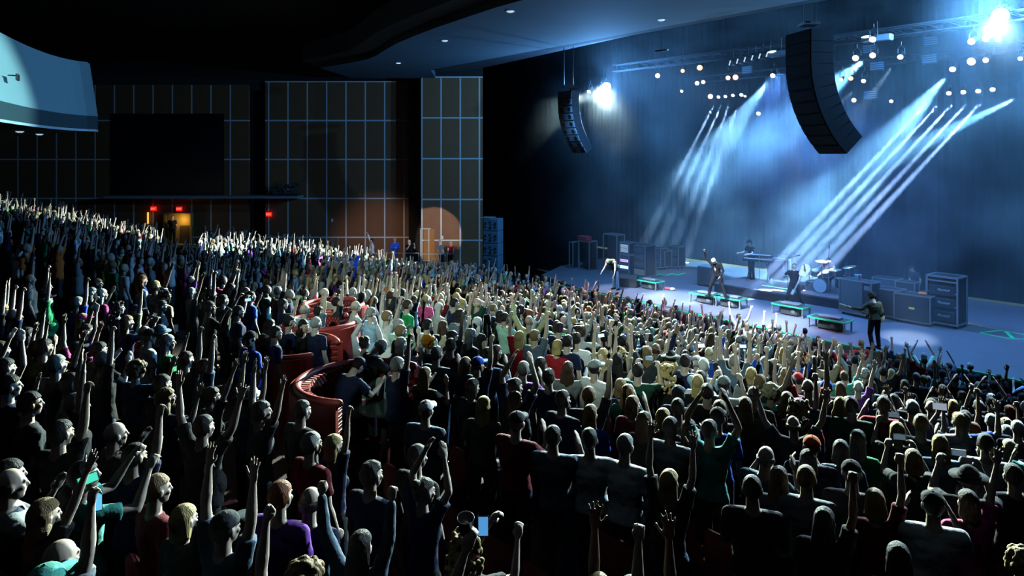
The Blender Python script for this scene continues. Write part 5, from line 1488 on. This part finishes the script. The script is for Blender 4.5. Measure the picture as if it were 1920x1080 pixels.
PH = [(165, 898, 4.9, 1.35, (.08, .9, .62), 'phone with glowing green screen held level in dark lower left', .9), (181, 940, 4.6, .1, (.15, .6, .95), 'phone with pale blue screen below the green one', 1.0),
      (906, 986, 4.4, 0, (.10, .38, .80), 'upright phone with blue screen held by curly blond person', .8), (465, 562, None, 1.5, (.4, .8, 1), 'small bright phone held level above the bald person', 1.2),
      (330, 615, None, .1, (.05, .12, .22), 'dim upright phone beside person in green', .3), (1762, 762, None, 1.5, (.55, .65, .8), 'pale camera held up by blond person at right', .5),
      (1393, 649, None, 1.5, (.4, .7, 1), 'tiny bright phone in a lifted blue sleeve', 2.0), (1315, 648, None, 1.4, (.7, .8, 1), 'tiny white phone screen in the front rows', 2.0), (1127, 629, None, 1.4, (.4, .7, 1), 'small blue phone screen above centre rows', 1.2)]
for px, py, Y, roll, col, lab, st in PH:
    if Y is None: 
        r_ = solve(px, py, 1.95); Y = r_[1] if r_ else 10
    phone(at_px(px, py, Y), math.atan2(-(px-CX), F)+0, lab, col, st, roll if roll > 1 else 0, (.055, .11) if Y > 9 else ((.085, .16) if Y > 6 else (.07, .14)))
cd_ = find(740, 1112); p = hand_pos(cd_)+V3(0, 0, -.03); cup('plastic_cup', tuple(p), 'clear plastic cup of ice held up at bottom edge', .11, .048, tilt=.25)
# thin aisle lights
for px, py, col, lab in ((181, 517, (1, .05, .04), 'tiny red aisle light in the dark left block'),):
    r_ = solve(px, py, .5); t = empty('aisle_light', (r_[0], r_[1], floor_z(*r_)+.5), 0, lab, 'light'); MB().ell((0, 0, 0), (.04, .04, .04), None, 10, 8).build('bulb', mat('aisle_red', col, .4, emit=6, ecol=col), t); MB().cyl((0, 0, -.5), (0, 0, 0), .015).build('post', dark, t)
# prints on shirts: fixed to the wearer as part of the shirt
def back_patch(px, py, name, build, z=1.22):
    d = find(px, py); o = d['obj']; e = bpy.data.objects.new(name, None); COL.objects.link(e); e.parent = o; e.location = (0, -(.138 if d['fat'] > 1 else .125), z); build(e); return e
ink = mat('print_dark_teal', (.02, .10, .09), .8); circ = mat('print_red', (.45, .05, .02), .8); yl = mat('print_yellow', (.75, .5, .05), .8); pr_w = mat('print_white', (.55, .58, .6), .8)
def palm(e):
    mb = MB(); mb.tube([(0, 0, -.07), (.008, 0, 0), (-.004, 0, .07)], .007, 5)
    for a in (-.4, .3, 1.0, 2.1, 2.8, 3.5): mb.tube([(-.004, 0, .07), (math.cos(a)*.04, 0, .07+math.sin(a)*.045+.015), (math.cos(a)*.075, 0, .07+math.sin(a)*.05-.015)], [.010, .010, .004], 5)
    mb.tube([(-.07, 0, -.075), (.07, 0, -.08)], .008, 5); mb.tube([(-.05, 0, -.05), (.0, 0, -.03), (.05, 0, -.055)], .014, 5); mb.tube([(-.09, 0, -.115), (.09, 0, -.115)], .009, 5)
    mb.build('palm_print', ink, e)
back_patch(1081, 623, 'print', palm, 1.2)
def disc(e):
    MB().tube([(0, -.004, 0), (0, .02, 0)], [.11, .11], 32, caps=False).build('round_print', circ, e); MB().box((0, -.012, .0), (.13, .012, .05)).build('print_band', yl, e); MB().box((0, -.012, -.055), (.10, .012, .025)).build('print_band', yl, e)
back_patch(722, 583, 'print', disc, 1.25)
def marks(e):
    mb = MB(); 
    for i, (x, w_) in enumerate(((-.10, .02), (-.06, .03), (-.02, .015), (.02, .03), (.065, .025), (.10, .02))): mb.box((x, 0, 0), (w_*.45, .012, .055)); mb.box((x+w_*.3, 0, .022*(-1)**i), (w_*.8, .012, .012))
    mb.build('pale_marks', pr_w, e)
back_patch(577, 921, 'print', marks, 1.30)

# ------------------------------------------------------------------ theatre seats in the dark near rows
seat_m = mat('seat_velvet', (.10, .006, .010), .9, noise_amt=.2)
SB = MB().box((0, 0, .66), (.50, .09, .50), bev=.05).mesh('backrest', True); SS = MB().box((0, .22, .42), (.48, .42, .10), bev=.04).mesh('seat', True)
SA = MB().box((0, .18, .55), (.05, .38, .05), bev=.02).box((0, .10, .27), (.05, .30, .54), bev=.01).mesh('armrest')
for m_ in (SB, SS, SA): m_.materials.append(seat_m)
def seat(x, y, z, a, label, group):
    t = empty('theatre_seat', (x, y, z), a, label, 'seat', group)
    for me_, nm, dx in ((SB, 'backrest', 0), (SS, 'seat', 0), (SA, 'armrest', -.28), (SA, 'armrest', .28)):
        c = bpy.data.objects.new(nm, me_); COL.objects.link(c); c.parent = t; c.location = (dx, 0, 0)
    return t
u = .5*ROW; rowi = 0; ns = 0
while u < 26:
    v = -9.0
    while v < 16:
        p = uv(u+.34, v); v += .62
        if p.y < 3.0 or p.y > 10.5 or ns > 110: continue
        z = floor_z(p.x, p.y); px, py = proj((p.x, p.y, z+.85))
        if not (0 < px < 1920 and 560 < py < 1085): continue
        if in_booth(p.x, p.y, .5) or (p.x < -1.2 and 8 < p.y): continue
        if too_close(p.x, p.y, ind, .30): continue
        near_ = min(ind, key=lambda q: (q['x']-p.x)**2+(q['y']-p.y)**2); seat(p.x, p.y, z, AUD+math.pi, 'dark red theatre seat near '+','.join(near_['label'].split(',')[:3]).replace('person in ', ''), 'theatre seats'); ns += 1
    u += ROW
print('seats', ns)

# ------------------------------------------------------------------ rigging: trusses, lamps, hanging speakers
truss_m = mat('truss_alu', (.035, .04, .05), .6, .3)
def truss(a, b, label, s=.30):
    a, b = Vector(a), Vector(b); o = empty('lighting_truss', tuple(a), 0, label, 'truss'); d = b-a; L_ = d.length; d.normalize(); n_ = V3(-d.y, d.x, 0)*s/2; k = V3(0, 0, s/2)
    for i, (sx, sz_) in enumerate(((1, 1), (1, -1), (-1, 1), (-1, -1))): MB().tube([n_*sx+k*sz_, d*L_+n_*sx+k*sz_], .022, 6).build('chord', truss_m, o)
    mb = MB(); nb = int(L_/.6)
    for i in range(nb):
        p0, p1 = d*(i*.6), d*((i+1)*.6)
        for sx in (1, -1): mb.tube([p0+n_*sx-k, p1+n_*sx+k], .011, 4, caps=False)
        for sz_ in (1, -1): mb.tube([p0+n_+k*sz_, p1-n_+k*sz_], .011, 4, caps=False)
    mb.build('lacing', truss_m, o)
    for f_ in (.1, .9): MB().cyl(d*L_*f_+k, d*L_*f_+V3(0, 0, 16-a.z), .012, seg=6).build('hanging_chain', black, o)
warm_l = mat('warm_lens', (1, .6, .35), .3, emit=2.6, ecol=(1, .56, .30)); white_l = mat('white_lens', (1, 1, 1), .3, emit=6, ecol=(.85, .94, 1)); big_l = mat('searchlight_lens', (1, 1, 1), .2, emit=90, ecol=(.80, .93, 1)); fixm = mat('lamp_housing', (.015, .015, .018), .5)
dim_l = mat('dim_lens', (.3, .4, .5), .3, emit=1.0, ecol=(.5, .75, 1))
def lampfix(p, tgt, r, lens, label, top=None, cat='stage lamp', name='stage_lamp'):
    d = (Vector(tgt)-Vector(p)).normalized(); t = empty(name, tuple(p), 0, label, cat); back = -d
    MB().tube([back*.012, back*.10, back*.30, back*.38], [r*1.08, r*1.02, r*.75, r*.4], 20, caps=False).build('housing', fixm, t)
    MB().tube([back*.010, V3(0, 0, 0)+d*.004], [r, r], 20, caps=False).build('lens', lens, t)
    up = V3(0, 0, .32)+back*.18; sd = d.cross(V3(0, 0, 1)).normalized()*(r*1.15)
    MB().tube([back*.18-sd, back*.18-sd+V3(0, 0, .20), up, back*.18+sd+V3(0, 0, .20), back*.18+sd], .014, 6).build('yoke', fixm, t)
    MB().cyl(up, up+V3(0, 0, .12), .02, seg=6).build('clamp', fixm, t)
    return t
nw = [0]
ORD = ['first', 'second', 'third', 'fourth', 'fifth', 'sixth', 'seventh', 'eighth', 'ninth', 'tenth', 'eleventh', 'twelfth', 'thirteenth', 'fourteenth', 'fifteenth', 'sixteenth', 'seventeenth', 'eighteenth', 'nineteenth', 'twentieth']
WARM = [(1233, 142, -3, .13), (1280, 133, -3, .10), (1312, 127, -3, .14), (1307, 156, -5, .12), (1318.5, 154, -5, .11), (1332, 181, -8, .15), (1365, 146, -5, .12), (1379, 145, -5, .14), (1577, 149, -4, .08), (1595, 147, -4, .10), (1601, 188, -7, .11), (1604, 109, -3, .13), (1636, 104, -3, .12), (1821, 78, -2.5, .12), (1821, 115.5, -4, .15), (1848, 72.5, -2.5, .11), (1848, 113, -4, .10)]
for i, (px, py, u, r) in enumerate(WARM):
    p = Pu(px, py, u); tgt = (0, 12, 3.0); lampfix(p, tgt, r*.85, warm_l, f'warm orange-white round stage lamp, {ORD[i]} of the warm ones counted from left')
WHITE = [(1278, 171, -6, .09, 'd'), (1347, 182, -8, .10, 'd'), (1360, 181, -8, .10, 'd'), (1374, 179, -8, .10, 'd'), (1390, 178, -8, .11, 'd'), (1397, 180.5, -8, .07, 'd'), (1422, 213, -9, .12, 'd'), (1449, 142, -4, .12, 'd'), (1484, 161, -5, .08, 'd'),
         (1619, 152, -5, .10, 'd'), (1636, 74, -2.0, .13, 'd'), (1671, 190, -8, .09, 'd'), (1688, 107, -3, .11, 'd'), (1779, 175, -6.5, .10, 'd'), (1786, 130, -4.5, .12, 'd'), (1806, 173, -6.5, .10, 'd'), (1834, 171, -6.5, .10, 'd'), (1861, 168, -6.5, .10, 'd'), (1871, 75, -2.5, .08, 'd'), (1913, 110, -4, .08, 'd'), (1104, 172, -2, .10, 'a')]
for i, (px, py, u, r, k) in enumerate(sorted(WHITE)):
    p = Pu(px, py, u); lampfix(p, tuple(p+V3(-3.5, -4, -4)), r*.8, white_l, f'cool white round stage lamp, {ORD[i] if i < 20 else "last"} of the cool ones counted from left')
lampfix(L1, tuple(L1+V3(-4.5, -32, -4)), .20, big_l, 'brilliant searchlight at left of the stage rig, aimed at audience', name='searchlight')
lampfix(L2, tuple(L2+V3(-14, -20, -4)), .22, big_l, 'brilliant searchlight at top right corner of the rig', name='searchlight')
# unlit fixtures; the light they catch is put into pale housings and glowing lenses
DF = [(1746+i*0, 0, 0) for i in range(0)]
for i, (px, py) in enumerate(((1747, 77), (1744, 110), (1631, 92), (1645, 124), (1633, 178), (1402, 131))):
    p = Pu(px, py, -6); t = empty('stage_blinder', tuple(p), ROT, f'dim square panel lamp hanging in the rig, {ORD[i]} of six', 'stage lamp')
    MB().box((0, 0, 0), (.52, .16, .36), bev=.02).build('housing', fixm, t)
    g = MB(); [g.box((0, -.085, z), (.46, .02, .04)) for z in (-.12, -.04, .04, .12)]; g.build('louvre', mat('louvre_grey', (.14, .20, .28), .5), t); MB().cyl((0, 0, .18), (0, 0, .9), .012, seg=6).build('hanger', black, t)
for i in range(6):
    px, py = 1375+i*14, 118-i*3.2; p = Pu(px, py, -2.6); t = empty('stage_flood', tuple(p), ROT, f'pale-edged flood lamp in the row left of big speaker array, {ORD[i]}', 'stage lamp')
    MB().box((0, 0, 0), (.20, .22, .24), Matrix.Rotation(.35, 3, 'Y'), bev=.03).build('housing', mat('flood_pale', (.30, .36, .42), .4), t); MB().box((-.09, -.11, 0), (.05, .02, .20), Matrix.Rotation(.35, 3, 'Y')).build('lens', dim_l, t); MB().cyl((0, 0, .1), (0, 0, .5), .012, seg=6).build('hanger', fixm, t)
for px, py, w_ in ((1465, 100, 'left'), (1645, 72, 'right')):
    p = Pu(px, py, -2.4); t = empty('strip_fixture', tuple(p), ROT, f'pale strip fixture on front truss, {w_} of big speaker array', 'stage lamp'); MB().box((0, 0, 0), (.95, .30, .22), bev=.03).build('housing', mat('flood_pale', (.30, .36, .42), .4), t); MB().ell((-.3, -.1, .08), (.20, .1, .05), None, 12, 6).build('lens', mat('green_lens', (.5, .9, .7), .3, emit=2, ecol=(.7, 1, .85)), t); MB().cyl((0, 0, .1), (0, 0, .6), .012, seg=6).build('hanger', fixm, t)
for u, z, n_, va, vb in ((-2.8, 11.55, 'front lighting truss above stage', -8, 17), (-5.2, 11.9, 'middle lighting truss above stage', -8, 17), (-8.2, 11.3, 'rear lighting truss above stage', -8, 17)):
    truss(uv(u, va, z), uv(u, vb, z), n_)
# line arrays
box_m = mat('array_black', (.003, .0035, .005), .9, spec=.1); box_g = mat('array_grille', (.004, .005, .007), .9, spec=.1, bump=.4, bscale=80)
def line_array(top, facing, n, W_, H_, D_, tilts, label, front_m, side_m, drivers=False, light_from=99):
    """top: centre of the first box; facing: horizontal unit direction"""
    f = Vector(facing).normalized(); wdir = V3(-f.y, f.x, 0); t = empty('line_array', tuple(top), 0, label, 'speaker array'); c = V3(0, 0, 0); ang = 0
    MB().box((0, 0, H_*.8), (.5, .5, .10)).build('rigging_frame', fixm, t)
    for sx in (-.3, .3): MB().cyl(wdir*sx+V3(0, 0, H_*.8), wdir*sx+V3(0, 0, 15.8-top[2]), .018, seg=6).build('chain', fixm, t)
    for i in range(n):
        ang += tilts(i); fd = (f*math.cos(ang)-V3(0, 0, 1)*math.sin(ang)); dn = (-V3(0, 0, 1)*math.cos(ang)-f*math.sin(ang))
        c2 = c+dn*H_/2; M_ = Matrix((wdir, -fd, -dn)).transposed()
        sp = MB().box((0, 0, 0), (W_, D_, H_*1.14), M_, bev=.01); sp.V = [tuple(Vector(v)+c2) for v in sp.V]
        o = sp.build('speaker_box', side_m, t)
        g = MB().box((0, 0, 0), (W_*.96, .03, H_*.86), M_); g.V = [tuple(Vector(v)+c2+fd*(D_/2+.01)) for v in g.V]; g.build('grille', front_m, o)
        if drivers:
            for sx in (-.27, .27): a_ = c2+fd*(D_/2+.025)+wdir*sx*W_; MB().cyl(a_, a_+fd*.012, H_*.33, seg=16).build('driver', fixm, o)
        c = c+dn*H_
    return t
top = Pu(1517, 62, 1.5)
line_array(top, (-.97, -.22, 0), 11, 1.25, .345, .78, lambda i: 0 if i < 3 else .095, 'huge black curved speaker array hanging over stage front', box_g, box_m)
line_array(Pu(1066, 172, 1.0), (-.80, -.60, 0), 9, .95, .31, .42, lambda i: 0 if i < 2 else .105, 'smaller curved speaker array hanging left of searchlight', mat('array_pale_front', (.42, .50, .55), .5), mat('array_blue_black', (.02, .03, .04), .4), True)
# floor stack at the stage side
p = V3(XW(925, 36.5), 36.5, .5); t = empty('speaker_stack', tuple(p), -.35, 'tall blue-lit stack of five speakers beside the stage', 'speaker stack'); sh_ = mat('stack_front', (.09, .17, .23), .6); 
for i in range(5):
    o = MB().box((0, 0, .2+.33+i*.66), (.84, .8, .64), bev=.02).build('speaker_box', sh_, t); g = MB()
    for x, z, r in ((-.28, .08, .07), (.28, .08, .07), (-.02, .16, .06), (.04, .02, .05), (-.28, -.10, .05), (.0, -.14, .07), (.28, -.10, .05)): g.cyl((x, -.41, .53+i*.66+z), (x, -.43, .53+i*.66+z), r, r*.7, seg=16)
    g.build('drivers', fixm, o)
MB().box((0, 0, .1), (.9, .86, .2)).build('base', fixm, t); MB().box((-.3, 0, 3.53), (.6, .8, .03)).build('lid', mat('stack_lid', (.2, .3, .36), .5), t)
structure(MB().box((XW(925, 36.5), 36.9, .15), (2.2, 2.4, .7)).build('floor_side_stage', black))

# ------------------------------------------------------------------ stage light and haze
def off(src, tgt): return src+(Vector(tgt)-src).normalized()*.42
def sp(px, py, u, tgt, e, c, ang, blend=.2, size=.06): return spot('stage_beam', off(Pu(px, py, u), tgt), tgt, e, c, ang, blend, size)
for i, px in enumerate((1752, 1779, 1806, 1834, 1861)):
    src = Pu(px, 178-i*2.3, -6.5); b0 = Pz(1395+i*26, 560, STZ); spot('stage_beam', off(src, b0), tuple(b0), 1250000, (.36, .55, 1), 2.6, .3, .05)
for i, px in enumerate((1347, 1360, 1374, 1390)):
    src = Pu(px, 181-i, -8); spot('stage_beam', off(src, Pu(1285-14+i*22, 330, -9)), tuple(Pu(1285-14+i*22, 330, -9)), 450000, (.40, .64, 1), 3.8, .4, .05)
sp(1786, 130, -4.5, tuple(Pu(1610, 330, -7)), 160000, (.22, .58, 1), 22, .5)
sp(1449, 142, -4, tuple(Pu(1330, 300, -8)), 200000, (.25, .60, 1), 17, .6)
sp(1925, 175, -7, tuple(Pu(1600, 330, -8.5)), 220000, (.22, .58, 1), 12, .6)
sp(1636, 100, -5, tuple(Pu(1400, 290, -9)), 240000, (.18, .52, 1), 26, 1)
sp(1688, 107, -3, tuple(Pu(1655, 150, -3.2)), 6000, (.5, .75, 1), 14, .6)
sp(1619, 152, -5, tuple(Pu(1580, 190, -5.2)), 6000, (.5, .75, 1), 14, .6)
# pools on the stage floor
for (px, py, e, an) in ((1262, 560, 3600, 13), (1215, 548, 1500, 10), (1345, 575, 2600, 13), (1430, 600, 2000, 16), (1475, 610, 1500, 12), (1702, 634, 2000, 6), (1150, 540, 900, 7)):
    q = Pz(px, py, STZ); pf = uv(7.5, to_uv(q.x, q.y)[1]-2, 11.6); spot('stage_pool', tuple(pf), tuple(q), e*22, (.62, .80, 1), an*.85+3, .9, .1)
spot('stage_wash', uv(-3.6, 9, 10.7), tuple(uv(-5, 7, 1.2)), 9500, (.12, .34, 1), 120, 1, .4)
spot('stage_wash', uv(-3.6, -3, 10.7), tuple(uv(-6, -4, 1.2)), 4500, (.26, .32, 1), 80, 1, .4)
spot('stage_pool', tuple(uv(7.5, 2, 11.6)), tuple(gp+V3(.15, -.2, 1.45)), 6000, (.85, .92, 1), 3.6, .5, .05)
for v_, px_ in ((18, 1150), (5, 1490)):
    q = Pz(px_, 560, STZ); spot('stage_pool', tuple(V3(q.x+.3, q.y+.8, 10.6)), tuple(q+V3(0, 0, .6)), 3800, (.75, .86, 1), 15, .8, .08)
spot('stage_wash', uv(3.5, 14, 11.5), tuple(uv(-5, 14, 2)), 5000, (.12, .42, 1), 70, 1, .3)
spot('front_key', uv(9, 5, 11.8), tuple(uv(-2, 6, 1.8)), 700, (.9, .93, 1), 50, 1, .1)
spot('front_row_red', uv(1.6, 9, 10.6), tuple(uv(1.4, 8, 1)), 4000, (1, .30, .34), 60, 1, .2)
spot('front_row_red', uv(1.6, 15, 10.6), tuple(uv(1.5, 14, 1)), 4500, (1, .42, .42), 50, 1, .2)
spot('ceiling_wash', uv(-1.0, 9, 8.0), tuple(uv(4.5, 9, 12.2)), 260, (.45, .72, 1), 110, 1, .4)

point('searchlight_spill', L1+V3(-.15, -.5, -.06), 2800, (.12, .42, 1), .12); point('searchlight_spill', L2+V3(-.3, -.42, -.08), 6500, (.14, .46, 1), .12)
hm = bpy.data.materials.new('stage_haze'); hm.use_nodes = True; N = hm.node_tree.nodes; L = hm.node_tree.links; N.clear()
out = N.new('ShaderNodeOutputMaterial'); vs_ = N.new('ShaderNodeVolumeScatter'); L.new(vs_.outputs[0], out.inputs['Volume'])
vs_.inputs['Color'].default_value = (.80, .92, 1, 1); vs_.inputs['Anisotropy'].default_value = .35
tc = N.new('ShaderNodeTexCoord'); n1 = N.new('ShaderNodeTexNoise'); n1.inputs['Scale'].default_value = .33; n1.inputs['Detail'].default_value = 3.5; L.new(tc.outputs['Object'], n1.inputs['Vector'])
mr = N.new('ShaderNodeMapRange'); mr.inputs['From Min'].default_value = .40; mr.inputs['From Max'].default_value = .68; mr.inputs['To Min'].default_value = .005; mr.inputs['To Max'].default_value = .06
L.new(n1.outputs['Fac'], mr.inputs['Value'])
sx_ = N.new('ShaderNodeSeparateXYZ'); L.new(tc.outputs['Object'], sx_.inputs[0])
def fade(sock, a, b):
    m = N.new('ShaderNodeMapRange'); m.interpolation_type = 'SMOOTHSTEP'; m.inputs['From Min'].default_value = a; m.inputs['From Max'].default_value = b; L.new(sock, m.inputs['Value']); return m.outputs[0]
def mul(a, b):
    m = N.new('ShaderNodeMath'); m.operation = 'MULTIPLY'; L.new(a, m.inputs[0]); L.new(b, m.inputs[1]); return m.outputs[0]
den = mul(mr.outputs[0], fade(sx_.outputs[1], -5.7, -2.5)); den = mul(den, fade(sx_.outputs[0], -15.5, -9.5)); L.new(den, vs_.inputs['Density'])
ctr = uv(-5.5, 7.5, 0); hz = MB().box((0, 0, 0), (31, 11.8, 12.2)).build('stage_haze', hm, loc=(ctr.x, ctr.y, STZ+6.2), rz=ROT)
tag(hz, 'blue smoke drifting through the beams above the stage', 'smoke', kind='stuff')
# phones held up by people who film
npn = 0
for d in ind:
    if d['pose'] in ('phone', 'phone_high') and d is not cd_ and not any(abs(d['px']-q[0]) < 45 and abs(d['py']-q[1]) < 60 for q in PH):
        a_ = hand_pos(d, 'R')
        if d['pose'] == 'phone': a_ = (a_+hand_pos(d, 'L'))/2
        lb = d['label'].split(','); who = lb[0].replace('person in', 'the').replace('leftmost the', 'leftmost')
        phone(tuple(a_+V3(0, 0, .03)), d['ang'], 'phone held up by '+who.strip()+' wearer,'+lb[1], (.25, .40, .55), .28, 1.57 if d['pose'] == 'phone' else 0, (.066, .135)); npn += 1
print('phones', npn)
# last look over the labels: short enough, and each its own
SHORT = (('hands clapping before the face', 'clapping'), ('hands clapping overhead', 'clapping high'), ('both arms straight up', 'both arms up'), ('arms raised wide in a V', 'arms in a V'), ('filming with both hands', 'filming'), ('both bent arms waving', 'waving'), ('one fist up beside head', 'fist up'), ('both hands throwing horns', 'horned hands'), ('round curly', 'curly'), ('long straight', 'straight'), (' a few rows behind stage front', ' near stage front'))
used = set()
for o in COL.objects:
    if o.parent is None and 'label' in o.keys() and o.get('kind') != 'structure':
        l = o['label']
        for a, b in SHORT:
            if len(l.split()) > 15: l = l.replace(a, b)
        k = 0; base_ = ' '.join(l.split()[:15])
        while l in used:
            k += 1; l = ('next ', 'third ', 'fourth ', 'fifth ', 'sixth ')[min(k-1, 4)]+base_
        w_ = l.split()
        if len(w_) > 16: l = ' '.join(w_[:16])
        used.add(l); o['label'] = l
